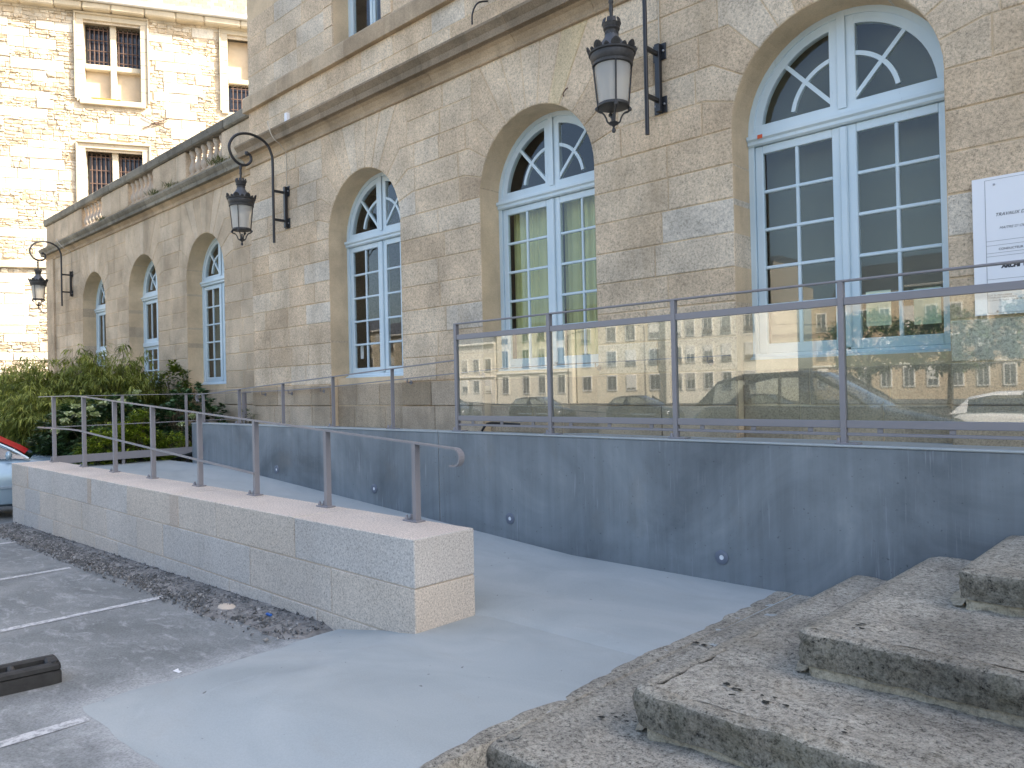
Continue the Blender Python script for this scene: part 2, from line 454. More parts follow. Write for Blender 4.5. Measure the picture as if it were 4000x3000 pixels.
M['weed'] = leafmat('weed_leaves', [(0, (0.05, 0.07, 0.02)), (1, (0.15, 0.17, 0.05))])
M['treeleaf'] = leafmat('tree_leaves', [(0, (0.03, 0.06, 0.012)), (1, (0.09, 0.14, 0.03))])
M['bark'] = simple('bark', (0.09, 0.07, 0.05), 0.9, var=0.3, sc=8)
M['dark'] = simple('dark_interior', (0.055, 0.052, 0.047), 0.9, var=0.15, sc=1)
def curtain_mat():
    s = NT('curtain_cloth')
    c = s.ramp(s.noise(2.0, 3, 0.5), [(0.3, (0.58, 0.565, 0.25)), (0.7, (0.70, 0.69, 0.36))])
    return s.bsdf(c, 0.9, spec=0.1)
M['curtain'] = curtain_mat()
M['blind'] = simple('olive_blind', (0.17, 0.175, 0.13), 0.9, var=0.08, sc=1.5)
M['paper'] = simple('notice_paper', (0.62, 0.68, 0.52), 0.8)
M['cable'] = simple('cream_cable', (0.52, 0.46, 0.36), 0.6)
M['slate'] = pebble('roof_slate', [(0, (0.30, 0.26, 0.20)), (1, (0.46, 0.41, 0.33))])
M['zinc'] = simple('zinc_gutter', (0.72, 0.72, 0.70), 0.4, spec=0.5)
M['rust'] = simple('rusty_iron', (0.11, 0.065, 0.045), 0.8, var=0.3, sc=10)
M['blindstone'] = simple('plaster_infill', (0.52, 0.43, 0.31), 0.9, var=0.1, sc=2)
M['yellowstone'] = granite('lichen_yellow_stone', [(0.54, 0.41, 0.22), (0.62, 0.48, 0.28), (0.66, 0.53, 0.34)], speck=0.3, big=0.3, stain=0.3, bump=0.7, sc=42, staincol=(0.45, 0.30, 0.08))
M['orange'] = simple('orange_lichen', (0.55, 0.26, 0.03), 0.9, var=0.4, sc=30)
M['redtag'] = simple('red_tag', (0.62, 0.10, 0.03), 0.6)

M['road'] = simple('road_asphalt', (0.05, 0.05, 0.052), 0.85, var=0.15, sc=1.5)

# ------------------------------------------------------------------ ground, apron, ramp, walkway
def zp(x): return -0.19 + (max(-16.0, min(-3.6, x)) + 4.95) * 0.0175
def zap(x, y):
    a = -0.165 + 0.185 * (x + 4.87)
    a = 0.0 if a > 0.03 else (a if a < -0.05 else -0.05 + 0.05 * sm(-0.05, 0.03, a) )
    f = sm(1.40, 2.15, y)
    return max(zp(x) + 0.006, zp(x) + 0.006 + (a - zp(x) - 0.006) * f)
RAMP = [(-14.2, 0.45), (-11.6, 0.45), (-6.5, 0.125), (-4.6, 0.004), (-3.0, 0.0), (0.0, 0.0)]
def zramp(x): return lerp_tab(RAMP, x)
def grid(fn, xs, ys, name, mat, smooth=True):
    b = MB()
    v = [(x, y, fn(x, y)) for y in ys for x in xs]
    n = len(xs)
    f = [(j * n + i, j * n + i + 1, (j + 1) * n + i + 1, (j + 1) * n + i) for j in range(len(ys) - 1) for i in range(n - 1)]
    b.add(v, f)
    o = b.build(name, mat)
    if smooth:
        for p in o.data.polygons: p.use_smooth = True
    return o
def rng(a, b, st):
    n = max(1, round((b - a) / st)); return [a + (b - a) * i / n for i in range(n + 1)]
ground = struct(grid(lambda x, y: zp(x), [-400, -120, -40, -20] + rng(-16, -3.6, 0.8) + [0, 10, 40, 120, 400], [-400, -100, -30, -8, -2, 0, 1, 2, 3, 4, 8, 30, 120, 400], 'parking_ground', M['asphalt']),
                'worn grey parking surface in front of the buildings')
for k, (xl, ya, yb) in enumerate(((-4.62, -1.6, 1.40), (-7.04, -1.6, 2.78), (-9.25, -1.6, 2.66), (-11.82, -1.6, 2.92))):
    b = MB(); ys = rng(ya, yb, 0.15); vv = []
    for y in ys:
        w = 0.045 + U(-0.006, 0.006)
        vv += [(xl - w + U(-.004, .004) - 0.012 * y, y, zp(xl) + 0.004), (xl + w + U(-.004, .004) - 0.012 * y, y, zp(xl) + 0.0042)]
    b.add(vv, [(2 * i, 2 * i + 1, 2 * i + 3, 2 * i + 2) for i in range(len(ys) - 1)])
    b.build('parking_line', M['linepaint'], ground)
road = struct(grid(lambda x, y: zp(x) + .004, [-400, -120, -40, -16, -3.6, 40, 400], [-400, -60, -30, -12], 'road', M['road']), 'unseen asphalt street behind the viewer, darkened to dim its reflection')  # sheet added out of view, dark so the guard glass mirrors less bright ground
xs = rng(0, 1, 1 / 26.0); ys = rng(0, 1, 1 / 24.0)
b = MB(); n_ = len(xs)
for v_ in ys:
    for u_ in xs:
        x = -4.86 + 2.375 * u_; y = 1.43 + 2.32 * v_
        k = (1 - sm(0, .10, u_)); x += k * (.05 * noise.noise(Vector((3.1, y * 2.6, 0))) + .02 * noise.noise(Vector((9.1, y * 11, 0))))
        k = (1 - sm(0, .10, v_)); y += k * (.05 * noise.noise(Vector((x * 2.6, 7.7, 0))) + .02 * noise.noise(Vector((x * 11, 1.7, 0))))
        ed = min(u_ * 2.56 + (.2 if y > 2.7 else 0), v_ * 2.32)
        b.v.append((x, y, max(zap(x, y), zp(x) + .001 + .012 * sm(0, .07, ed)) if ed > .001 else zp(x) + .001))
b.f = [[j * n_ + i, j * n_ + i + 1, (j + 1) * n_ + i + 1, (j + 1) * n_ + i] for j in range(len(ys) - 1) for i in range(n_ - 1)]
b.m = [0] * len(b.f); b.t = [.5] * len(b.f)
apron = struct(b.build('concrete_apron', M['apron']), 'smooth new concrete pavement at the foot of the ramp')
for p in apron.data.polygons: p.use_smooth = True
ramp_o = struct(grid(lambda x, y: zramp(x) + .001 - (.06 if y < 3.61 else 0), rng(-14.0, -1.2, 0.2), [3.60, 3.72, 4.2, 5.0, 5.57], 'ramp', M['apron']), 'pale concrete ramp climbing to the left behind the low wall')
b = MB()
for i, x in enumerate(rng(-13.9, 4.0, 0.3)):
    z = lerp_tab([(-13.9, 0.45), (-12.6, 0.70), (-6.3, 1.01), (-5.6, 1.03), (9, 1.03)], x)
    b.v += [(x, 5.60, z), (x, 7.60, z)]
n = len(b.v) // 2
for i in range(n - 1):
    b.f.append([2 * i, 2 * i + 2, 2 * i + 3, 2 * i + 1]); b.m.append(0); b.t.append(.5)
struct(b.build('upper_walkway', M['apron']), 'concrete walkway behind the retaining wall along the facade')
b = MB()
vv = [(x, y, 0.30 + 0.10 * math.sin(x) * math.cos(y * 2)) for y in (4.3, 5.0, 6.0, 6.8, 7.5) for x in rng(-40, -13.95, 1.3)]
nx = len(rng(-40, -13.95, 1.3))
b.add(vv, [(j * nx + i, j * nx + i + 1, (j + 1) * nx + i + 1, (j + 1) * nx + i) for j in range(4) for i in range(nx - 1)])
struct(b.build('planting_bed', M['bedsoil']))

# ------------------------------------------------------------------ ashlar wall generator
def inset(poly, d):
    n = len(poly); out = []
    for i in range(n):
        (ax, az), (bx, bz), (cx, cz) = poly[i - 1], poly[i], poly[(i + 1) % n]
        e1 = Vector((bx - ax, bz - az)); e2 = Vector((cx - bx, cz - bz))
        if e1.length < 1e-6 or e2.length < 1e-6: out.append((bx, bz)); continue
        e1.normalize(); e2.normalize()
        n1 = Vector((-e1.y, e1.x)); n2 = Vector((-e2.y, e2.x))
        m = n1 + n2
        k = d / max(0.35, (1 + n1.dot(n2)) / 1.0)
        out.append((bx + m.x * k, bz + m.y * k))
    return out
def stone_prism(b, poly, y0, depth, gap=0.005, ch=0.006, t=0.5, jit=0.0015, m=0):
    """a dressed stone: outline (x,z) counter-clockwise, chamfered face at y0"""
    P = inset(poly, gap)
    P = [(x + U(-jit, jit), z + U(-jit, jit)) for x, z in P]
    Q = inset(P, ch)
    n = len(P)
    v = [(x, y0, z) for x, z in Q] + [(x, y0 + ch * 0.8, z) for x, z in P] + [(x, y0 + depth, z) for x, z in P]
    f = [list(range(n))]
    for r in (0, 1):
        f += [(r * n + i, r * n + (i + 1) % n, (r + 1) * n + (i + 1) % n, (r + 1) * n + i) for i in range(n)]
    b.add(v, f, m, t)
def rect(x0, x1, z0, z1): return [(x0, z0), (x1, z0), (x1, z1), (x0, z1)]
def arch_polys(xc, zs, r, zt, co):
    """voussoirs round one arch: list of outlines, and how far each course is eaten on both sides"""
    polys = []; eat = {}
    th = [0.0, 15.5, 31.0, 47.0]
    zj = [co[0], co[1], co[2], co[3]]           # course lines at and above the springing
    for sgn in (1, -1):
        xv = [r + U(.33, .42), r + U(.34, .44), r + U(.26, .40)]
        def pt(a, rad): return (xc + sgn * rad * math.cos(math.radians(a)), zs + rad * math.sin(math.radians(a)))
        def outer(k):
            if th[k] == 0: return None
            R_ = (zj[k] - zs) / math.sin(math.radians(th[k])); return pt(th[k], R_)
        for k in range(3):
            arc = [pt(th[k] + (th[k + 1] - th[k]) * i / 5, r) for i in range(6)]
            o0, o1 = outer(k), outer(k + 1)
            p = list(arc) + [o1, (xc + sgn * xv[k], zj[k + 1]), (xc + sgn * xv[k], zj[k])]
            if o0: p.append(o0)
            polys.append(p if sgn > 0 else p[::-1]); eat[(k, sgn)] = xv[k]
        a0, a1 = th[3], 62.0
        arc = [pt(a0 + (a1 - a0) * i / 5, r) for i in range(6)]
        o1 = pt(a1, (zt - zs) / math.sin(math.radians(a1)))
        xv3 = abs(o1[0] - xc) + U(.14, .3)
        p = list(arc) + [o1, (xc + sgn * xv3, zt), (xc + sgn * xv3, zj[3]), outer(3)]
        polys.append(p if sgn > 0 else p[::-1]); eat[(3, sgn)] = xv3
    fa = [62 + 56 * i / 5 for i in range(6)]
    for i in range(5):
        pt = lambda a, rad: (xc + rad * math.cos(math.radians(a)), zs + rad * math.sin(math.radians(a)))
        arc = [pt(fa[i] + (fa[i + 1] - fa[i]) * k / 4, r) for k in range(5)]
        o0 = pt(fa[i], (zt - zs) / math.sin(math.radians(fa[i]))); o1 = pt(fa[i + 1], (zt - zs) / math.sin(math.radians(fa[i + 1])))
        polys.append(arc + [o1, o0])
    return [[(x, z) for x, z in p] for p in polys], eat
def ccw(p):
    a = sum(p[i - 1][0] * p[i][1] - p[i][0] * p[i - 1][1] for i in range(len(p)))
    return p if a > 0 else p[::-1]
def split_run(x0, x1, lo, hi):
    L = x1 - x0
    if L < lo * 1.4: return [x0, x1]
    n = max(1, round(L / ((lo + hi) / 2)))
    w = [U(0.7, 1.35) for _ in range(n)]; s = sum(w); out = [x0]
    for k in w: out.append(out[-1] + L * k / s)
    out[-1] = x1
    return out
def tint_rand(k=0):
    q = RN.random()
    return U(0.0, 0.25) if q < 0.10 else (U(0.25, 0.75) if q < 0.84 else U(0.75, 1.0))

def stone_wall(building, wname, xl, xr, yf, courses, zs, zt, wins, smat, mmat, sill_z, depth=0.37, pmat=None, plinth_n=2):
    """one storey of ashlar with arched openings; each stone an object under the wall mesh"""
    back = MB()
    ym = yf + 0.010
    edges = [xl] + [e for xc, hw in wins for e in (xc - hw, xc + hw)] + [xr]
    z0 = courses[0]
    for a, c in zip(edges[::2], edges[1::2]):
        back.add([(a, ym, z0), (c, ym, z0), (c, ym, zs), (a, ym, zs)], [(0, 1, 2, 3)])
    for xc, hw in wins:
        N = 24
        arc = [(xc + (hw + .004) * math.cos(math.pi * i / N), zs + (hw + .004) * math.sin(math.pi * i / N)) for i in range(N + 1)]
        for (ax, az), (bx, bz) in zip(arc, arc[1:]):
            back.add([(ax, ym, az), (ax, ym, zt), (bx, ym, zt), (bx, ym, bz)], [(0, 1, 2, 3)])
            back.add([(ax, ym, az), (bx, ym, bz), (bx, ym + depth + .1, bz), (ax, ym + depth + .1, az)], [(0, 1, 2, 3)])
        for s in (-1, 1):
            x = xc + s * (hw + .004)
            back.add([(x, ym, z0), (x, ym, zs), (x, ym + depth + .1, zs), (x, ym + depth + .1, z0)], [(0, 1, 2, 3)])
        # recessed apron under the sill
        back.add([(xc - hw, yf + 0.125, z0), (xc + hw, yf + 0.125, z0), (xc + hw, yf + 0.125, sill_z + .06), (xc - hw, yf + 0.125, sill_z + .06)], [(0, 1, 2, 3)])
        back.add([(xc - hw, yf + 0.13, sill_z + .05), (xc + hw, yf + 0.13, sill_z + .05), (xc + hw, yf + 0.5, sill_z + .05), (xc - hw, yf + 0.5, sill_z + .05)], [(0, 1, 2, 3)])
    es2 = [xl] + [e for xc, hw in wins for e in (xc - hw - .004, xc + hw + .004)] + [xr]
    for a, c in zip(es2[::2], es2[1::2]):
        back.add([(a, ym, zs), (c, ym, zs), (c, ym, zt), (a, ym, zt)], [(0, 1, 2, 3)])
    wall = back.build(wname, mmat, building)
    stones = []
    def put(poly, y0, dep, t, mat, ch=0.009):
        b = MB(); stone_prism(b, ccw(poly), y0, dep, t=t, ch=ch, gap=0.0055, jit=0.0025)
        stones.append((b, mat))
    eats = []
    k0 = min(range(len(courses)), key=lambda i: abs(courses[i] - zs))
    for xc, hw in wins:
        polys, eat = arch_polys(xc, zs, hw, zt, [courses[k0 + i] for i in range(4)])
        eats.append(eat)
        for pi, p in enumerate(polys): put(p, yf + U(-.002, .003), depth, tint_rand(), M['yellowstone'] if (pi == 8 and abs(xc + 6.465) < .1) else smat)
    for ci, (za, zb) in enumerate(zip(courses, courses[1:])):
        ivs = []; cur = xl
        pl = ci < plinth_n
        for (xc, hw), eat in zip(wins, eats):
            if ci < k0: l = r_ = hw
            else:
                kk = min(ci - k0, 3); l, r_ = eat[(kk, -1)], eat[(kk, 1)]
            ivs.append((cur, xc - l)); cur = xc + r_
        ivs.append((cur, xr))
        y0 = yf - (0.035 if pl else 0.0)
        for a, c in ivs:
            if c - a < 0.05: continue
            cuts = split_run(a, c, 0.5, 0.95)
            for i, (p, q) in enumerate(zip(cuts, cuts[1:])):
                jamb = (i == 0 or i == len(cuts) - 2) and ci < k0
                put(rect(p, q, za, zb), y0 + U(-.003, .003), depth + (0.035 if pl else 0) if jamb else 0.1, tint_rand(), (pmat or smat) if pl else smat)
        if pl:
            for xc, hw in wins:
                zb2 = min(zb, sill_z + .05)
                cuts = split_run(xc - hw, xc + hw, 0.5, 0.8)
                for p, q in zip(cuts, cuts[1:]): put(rect(p, q, za, zb2), yf + 0.115 + U(-.003, .003), 0.1, tint_rand() * .6, pmat or smat)
    return wall, stones
def place_stones(stones, wall, cap=298, name='stone_block'):
    def near(bm):
        x = sum(v[0] for v in bm.v) / len(bm.v); return -x
    area = lambda s: (max(v[0] for v in s[0].v) - min(v[0] for v in s[0].v)) * (max(v[2] for v in s[0].v) - min(v[2] for v in s[0].v)) / (9 + near(s[0]) ** 2)
    st = sorted(stones, key=area, reverse=True)
    for b, m in st[:cap]: b.build(name, m, wall)
    rest = st[cap:]
    if rest:
        mats = list({id(m): m for _, m in rest}.values()); j = MB()
        for b, m in rest:
            j.add(b.v, b.f, mats.index(m), b.t[0])
        tag(j.build('small_stone_blocks', mats, wall), kind='stuff')

# ------------------------------------------------------------------ windows
def arc_ring(b, xc, zs, r0, r1, y0, y1, a0=0.0, a1=180.0, n=28):
    ri = []
    for i in range(n + 1):
        a = math.radians(a0 + (a1 - a0) * i / n); ri.append((math.cos(a), math.sin(a)))
    v = []
    for c, s in ri:
        for r, y in ((r0, y0), (r1, y0), (r1, y1), (r0, y1)): v.append((xc + r * c, y, zs + r * s))
    f = []
    for i in range(n):
        for k in range(4): f.append((4 * i + k, 4 * i + (k + 1) % 4, 4 * i + 4 + (k + 1) % 4, 4 * i + 4 + k))
    f += [(0, 1, 2, 3), (4 * n, 4 * n + 3, 4 * n + 2, 4 * n + 1)]
    b.add(v, f)
def bar2(b, p, q, w, y0, y1):
    """bar in the window plane from p to q (x,z)"""
    d = Vector((q[0] - p[0], q[1] - p[1])).normalized(); nx, nz = -d.y * w / 2, d.x * w / 2
    b.prism([(p[0] - nx, p[1] - nz), (q[0] - nx, q[1] - nz), (q[0] + nx, q[1] + nz), (p[0] + nx, p[1] + nz)], y0, y1)
def pane(parent, poly, y, mat=None):
    b = MB(); b.prism(ccw(poly), y, y + 0.005)
    c = Vector((sum(p[0] for p in poly) / len(poly), y, sum(p[1] for p in poly) / len(poly)))
    b.xform(Matrix.Translation(c) @ Matrix.Rotation(math.radians(RN.gauss(0, .45)), 4, 'X') @ Matrix.Rotation(math.radians(RN.gauss(0, .45)), 4, 'Z') @ Matrix.Translation(-c))
    return b.build('pane', mat or M['pane'], parent)
def arched_window(building, xc, hw, zsill, zs, y, rows, label=None, mid=None, cols=2):
    """blue timber window: fanlight, transom, two glazed leaves. y = front of the timber"""
    b = MB()
    fw = 0.055
    arc_ring(b, xc, zs, hw - fw, hw + 0.02, y, y + 0.10)
    for s in (-1, 1):
        x0, x1 = sorted((xc + s * (hw - fw), xc + s * (hw + 0.02)))
        b.box(x0, x1, y, y + 0.10, zsill + 0.10, zs)
    win = b.build('arched_window', M['blue'], building, smooth=35)
    if label: win['label'] = label
    # fanlight, two quarter leaves
    f = MB(); yi = y + 0.018
    zb = zs + 0.03; ro = hw - fw; ri = ro - 0.085
    arc_ring(f, xc, zs, ri, ro, yi, y + 0.085, 0, 180)
    f.cbox(xc - 0.125, xc + 0.125, yi - 0.002, y + 0.085, zb, zs + ro - 0.01, 0.006)
    f.cbox(xc - 0.04, xc + 0.04, yi - 0.024, y + 0.0, zb, zs + ro + 0.03, 0.006)
    f.cbox(xc - ro + .002, xc + ro - .002, yi - .004, y + 0.081, zb - 0.011, zb + 0.055, 0.006)
    rc = hw * 0.52
    arc_ring(f, xc, zb + 0.02, rc - 0.021, rc + 0.021, yi + 0.008, y + 0.07, 10, 76, 14)
    arc_ring(f, xc, zb + 0.02, rc - 0.021, rc + 0.021, yi + 0.008, y + 0.07, 104, 170, 14)
    for s in (-1, 1):
        bar2(f, (xc + s * 0.10, zb + 0.08), (xc + s * ri * math.cos(math.radians(47)), zs + (ri + .02) * math.sin(math.radians(47))), 0.04, yi + 0.006, y + 0.07)
    f.build('fanlight_frame', M['blue'], win, smooth=35)
    for s in (-1, 1):
        pt = lambda a, r: (xc + s * r * math.cos(math.radians(a)), zs + r * math.sin(math.radians(a)))
        for a0, a1 in ((2, 47), (47, 82)):
            A = [a0 + (a1 - a0) * i / 6 for i in range(7)]
            o = [pt(a, ri + .01) for a in A]; i_ = [pt(a, rc) for a in A]
            pane(win, o + i_[::-1], y + 0.045)
            pane(win, i_ + [(xc + s * 0.1, zs + 0.06)], y + 0.045)
    # moulded transom
    t = MB()
    prof = [(y + .09, zs - .13), (y - .012, zs - .13), (y - .03, zs - .115), (y - .03, zs - .085), (y - .055, zs - .065), (y - .055, zs - .03), (y - .005, zs - .012), (y - .005, zs + .02), (y + .09, zs + .02)]
    t.sweepx(prof, xc - hw + .002, xc + hw - .002)
    t.build('transom', M['blue'], win)
    # leaves
    ztop = zs - 0.135; zbot = zsill + 0.13
    mids = [zbot, ztop] if mid is None else [zbot, mid - 0.05, mid + 0.05, ztop]
    if mid is not None:
        t = MB(); t.cbox(xc - hw + .01, xc + hw - .01, y - .03, y + .09, mid - .055, mid + .055, .012); t.build('transom', M['blue'], win)
    for li in range(0, len(mids), 2):
        za, zc = mids[li], mids[li + 1]
        nr = rows[li // 2]
        for s in (-1, 1):
            xin, xout = xc + s * 0.012, xc + s * (hw - fw - 0.004)
            x0, x1 = sorted((xin, xout))
            c = MB(); st = 0.085
            ci, co = (st + 0.02 if s > 0 else st, st if s > 0 else st + 0.02)
            c.cbox(x0, x0 + ci, yi, y + .075, za, zc, .008); c.cbox(x1 - co, x1, yi, y + .075, za, zc, .008)
            c.cbox(x0 + ci, x1 - co, yi + .001, y + .074, zc - .085, zc, .006); c.cbox(x0 + ci, x1 - co, yi + .001, y + .074, za, za + .10, .006)
            gx0, gx1, gz0, gz1 = x0 + ci, x1 - co, za + .10, zc - .085
            for k in range(1, cols):
                x = gx0 + (gx1 - gx0) * k / cols; c.cbox(x - .017, x + .017, yi + .006, y + .062, gz0, gz1, .007)
            for k in range(1, nr):
                z = gz0 + (gz1 - gz0) * k / nr; c.cbox(gx0, gx1, yi + .004, y + .064, z - .017, z + .017, .007)
            c.build('casement', M['blue'], win)
            for i in range(cols):
                for k in range(nr):
                    px0, px1 = gx0 + (gx1 - gx0) * i / cols, gx0 + (gx1 - gx0) * (i + 1) / cols
                    pz0, pz1 = gz0 + (gz1 - gz0) * k / nr, gz0 + (gz1 - gz0) * (k + 1) / nr
                    p = pane(win, rect(px0, px1, pz0, pz1), y + .042)
        c = MB(); c.cbox(xc - .035, xc + .035, y - .012, y + .02, za + .02, zc - .01, .01); c.build('meeting_strip', M['blue'], win)
    s_ = MB()
    s_.sweepx([(y + .09, zsill), (y - .075, zsill), (y - .085, zsill + .02), (y - .08, zsill + .085), (y - .03, zsill + .10), (y - .02, zsill + .128), (y + .09, zsill + .128)], xc - hw + .003, xc + hw - .003)
    s_.build('sill', M['blue'], win)
    return win

# ------------------------------------------------------------------ main building
YF = 7.2
main = thing('stone_building', 'tan granite building with tall arched blue windows behind the ramp', 'building', (-6.5, 7.2, 0))
CO = [1.0, 1.36, 1.72] + [1.72 + 0.3525 * i for i in range(1, 13)]
ZS = 1.72 + 0.3525 * 7
WINS = [(-10.155, 0.97), (-6.465, 0.97), (-2.755, 0.97)]
wall, stones = stone_wall(main, 'wall', -13.8, 0.6, YF, CO, ZS, 5.95, WINS, M['facade'], M['mortar'], 1.76, pmat=M['plinth'])
# upper storey stones
UW = (-10.85, -9.52)
def upper(za, zb, cuts_in=None):
    runs = [(-13.8, 0.6)] if cuts_in is None else [(-13.8, cuts_in[0]), (cuts_in[1], 0.6)]
    for a, c in runs:
        cs = split_run(a, c, 0.55, 1.15)
        for p, q in zip(cs, cs[1:]):
            if p > -4: continue
            b = MB(); stone_prism(b, rect(p, q, za, zb), YF + U(-.003, .003), 0.25, t=tint_rand()); stones.append((b, M['facade']))
upper(6.40, 6.70); upper(6.70, 7.02)
for k in range(4): upper(7.34 + .36 * k, 7.34 + .36 * (k + 1), (UW[0] - .26, UW[1] + .26))
for k in range(4):
    for p, q in ((UW[0] - .26, UW[0]), (UW[1], UW[1] + .26)):
        b = MB(); stone_prism(b, rect(p, q, 7.34 + .36 * k, 7.70 + .36 * k), YF - .03, 0.33, t=U(.3, .7)); stones.append((b, M['facade']))
place_stones(stones, wall)
# mortar ground above the arches and the plain body of the building
b = MB()
ym = YF + .005
b.add([(-13.8, ym, 6.3), (0.6, ym, 6.3), (0.6, ym, 7.34), (-13.8, ym, 7.34)], [(0, 1, 2, 3)])
for p, q in ((-13.8, UW[0]), (UW[1], 0.6)): b.add([(p, ym, 7.34), (q, ym, 7.34), (q, ym, 9.5), (p, ym, 9.5)], [(0, 1, 2, 3)])
for x in UW: b.add([(x, ym, 7.34), (x, ym, 9.5), (x, ym + .35, 9.5), (x, ym + .35, 7.34)], [(0, 1, 2, 3)])
b.build('upper_wall', M['mortar'], main)
b = MB()
b.box(-13.8, 30, YF + .004, 17, 9.5, 14.2)
b.box(0.6, 30, YF, 17, -0.4, 9.5)
b.add([(-13.8, YF + .02, -.4), (-13.8, 17, -.4), (-13.8, 17, 9.5), (-13.8, YF + .02, 9.5)], [(0, 1, 2, 3)])
b.add([(-13.8, 17, -.4), (0.6, 17, -.4), (0.6, 17, 9.5), (-13.8, 17, 9.5)], [(0, 1, 2, 3)])
b.build('building_body', M['facade'], main)
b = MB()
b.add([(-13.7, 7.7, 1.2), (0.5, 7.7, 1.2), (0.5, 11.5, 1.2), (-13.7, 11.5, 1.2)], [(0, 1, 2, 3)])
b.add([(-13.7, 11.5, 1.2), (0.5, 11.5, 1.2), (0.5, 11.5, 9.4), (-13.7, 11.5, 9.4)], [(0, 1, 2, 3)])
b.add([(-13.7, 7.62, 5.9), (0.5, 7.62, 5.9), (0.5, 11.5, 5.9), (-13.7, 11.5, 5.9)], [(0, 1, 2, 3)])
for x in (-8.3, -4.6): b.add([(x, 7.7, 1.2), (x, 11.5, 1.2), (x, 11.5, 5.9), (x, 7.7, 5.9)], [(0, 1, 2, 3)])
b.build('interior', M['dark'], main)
# cornice in lengths
CP = [(0.02, 5.935), (-.035, 5.945), (-.045, 5.965), (-.035, 5.985), (-.02, 5.99), (-.03, 6.03), (-.07, 6.09), (-.125, 6.115), (-.13, 6.125), (-.20, 6.13), (-.205, 6.225), (-.215, 6.235), (-.225, 6.25), (-.255, 6.29), (-.265, 6.30), (-.265, 6.335), (-.02, 6.41), (.02, 6.41)]
cuts = split_run(-13.9, 0.6, 1.0, 1.6)
for p, q in zip(cuts, cuts[1:]):
    b = MB(); dz = U(-.002, .002)
    b.sweepx([(YF + y, z + dz) for y, z in CP], p + .003, q - .003, t=tint_rand())
    for fi, fc in enumerate(b.f):
        if fi > 1 and sum(b.v[i][2] for i in fc) / len(fc) > 6.118: b.m[fi] = 1
    b.build('cornice_stone', [M['cornice'], M['cornicedark']], main)
SP = [(.02, 7.02), (-.075, 7.02), (-.08, 7.025), (-.08, 7.27), (-.06, 7.31), (-.01, 7.345), (.02, 7.345)]
cuts = split_run(-13.9, 0.6, 0.9, 1.5)
for p, q in zip(cuts, cuts[1:]):
    b = MB(); b.sweepx([(YF + y, z) for y, z in SP], p + .002, q - .002, t=tint_rand()); b.build('string_course_stone', M['cornice'], main)
# upper window
b = MB(); y = YF + .30
b.box(UW[0], UW[0] + .07, y, y + .08, 7.34, 9.4); b.box(UW[1] - .07, UW[1], y, y + .08, 7.34, 9.4); b.box(UW[0], UW[1], y - .01, y + .08, 7.34, 7.46)
xm = (UW[0] + UW[1]) / 2
b.cbox(xm - .075, xm + .075, y + .01, y + .07, 7.46, 9.4, .01); b.cbox(xm - .02, xm + .02, y - .01, y + .03, 7.46, 9.4, .006)
for x in (UW[0] + .07, UW[1] - .13): b.box(x, x + .06, y + .012, y + .07, 7.46, 9.4)
b.box(UW[0] + .13, xm - .075, y + .014, y + .066, 8.55, 8.59); b.box(xm + .075, UW[1] - .13, y + .014, y + .066, 8.55, 8.59)
uwin = b.build('upper_window', M['blue'], main)
for p, q in ((UW[0] + .12, xm - .07), (xm + .07, UW[1] - .12)):
    for z0, z1 in ((7.45, 8.56), (8.58, 9.4)): pane(uwin, rect(p, q, z0, z1), y + .04)
YW = YF + 0.365
for (xc, hw), lab in zip(WINS, ('arched window with sky and houses mirrored in it', 'arched window with yellow green curtains', 'largest arched window with dark olive panes')):
    arched_window(main, xc, hw, 1.76, ZS, YW, [5], lab)
# curtains, blinds and notices behind the glass
def curtain(name, label, x0, x1, z0, z1, y, folds=9, amp=.03, mat='curtain', cat='curtain', group=None):
    b = MB(); n = folds * 8
    for i in range(n + 1):
        u = i / n; x = x0 + (x1 - x0) * u
        a = amp * (math.sin(u * folds * 2 * math.pi + 1.3 * math.sin(u * 7)) + .35 * math.sin(u * folds * 5.1 * math.pi))
        for z, k in ((z1, .6), ((z0 + z1) / 2, .9), (z0, 1.15)):
            b.v.append((x + .01 * math.sin(u * 31) * k, y + a * k, z))
    for i in range(n):
        for k in range(2): b.f.append([3 * i + k, 3 * i + k + 1, 3 * i + 4 + k, 3 * i + 3 + k]); b.m.append(0); b.t.append(.5)
    o = b.build(name, M[mat], smooth=60)
    o.modifiers.new('thickness', 'SOLIDIFY').thickness = 0.003
    return tag(o, label, cat, group)
curtain('curtain', 'pleated yellow green curtain in the left leaf of the curtained window', -7.36, -6.58, 1.85, 4.05, YW + .22, 8)
curtain('curtain', 'pleated yellow green curtain in the right leaf of the curtained window', -6.44, -5.5, 1.85, 4.05, YW + .22, 9)
def panel(name, label, cat, x0, x1, z0, z1, y, th, mat):
    b = MB(); b.cbox(x0, x1, y, y + th, z0, z1, min(.002, th / 3)); return tag(b.build(name, M[mat]), label, cat)
panel('roller_blind', 'olive grey blind behind the largest arched window', 'blind', -3.68, -1.82, 1.83, 5.12, YW + .32, .01, 'blind')
panel('notice_sheet', 'pale green notice taped inside the largest window, nearer its centre', 'notice', -2.60, -2.375, 2.10, 2.43, YW + .052, .002, 'paper')
panel('notice_sheet', 'pale green notice taped inside the largest window, nearer the sign', 'notice', -2.18, -1.955, 2.085, 2.415, YW + .052, .002, 'paper')
panel('window_card', 'small white card behind the lowest left pane of the uncurtained window', 'card', -10.93, -10.84, 2.15, 2.38, YW + .10, .003, 'white')
panel('marker_tag', 'small orange mark on the transom of the largest window', 'marker', -3.60, -3.545, ZS - .075, ZS - .035, YW - .060, .004, 'redtag')

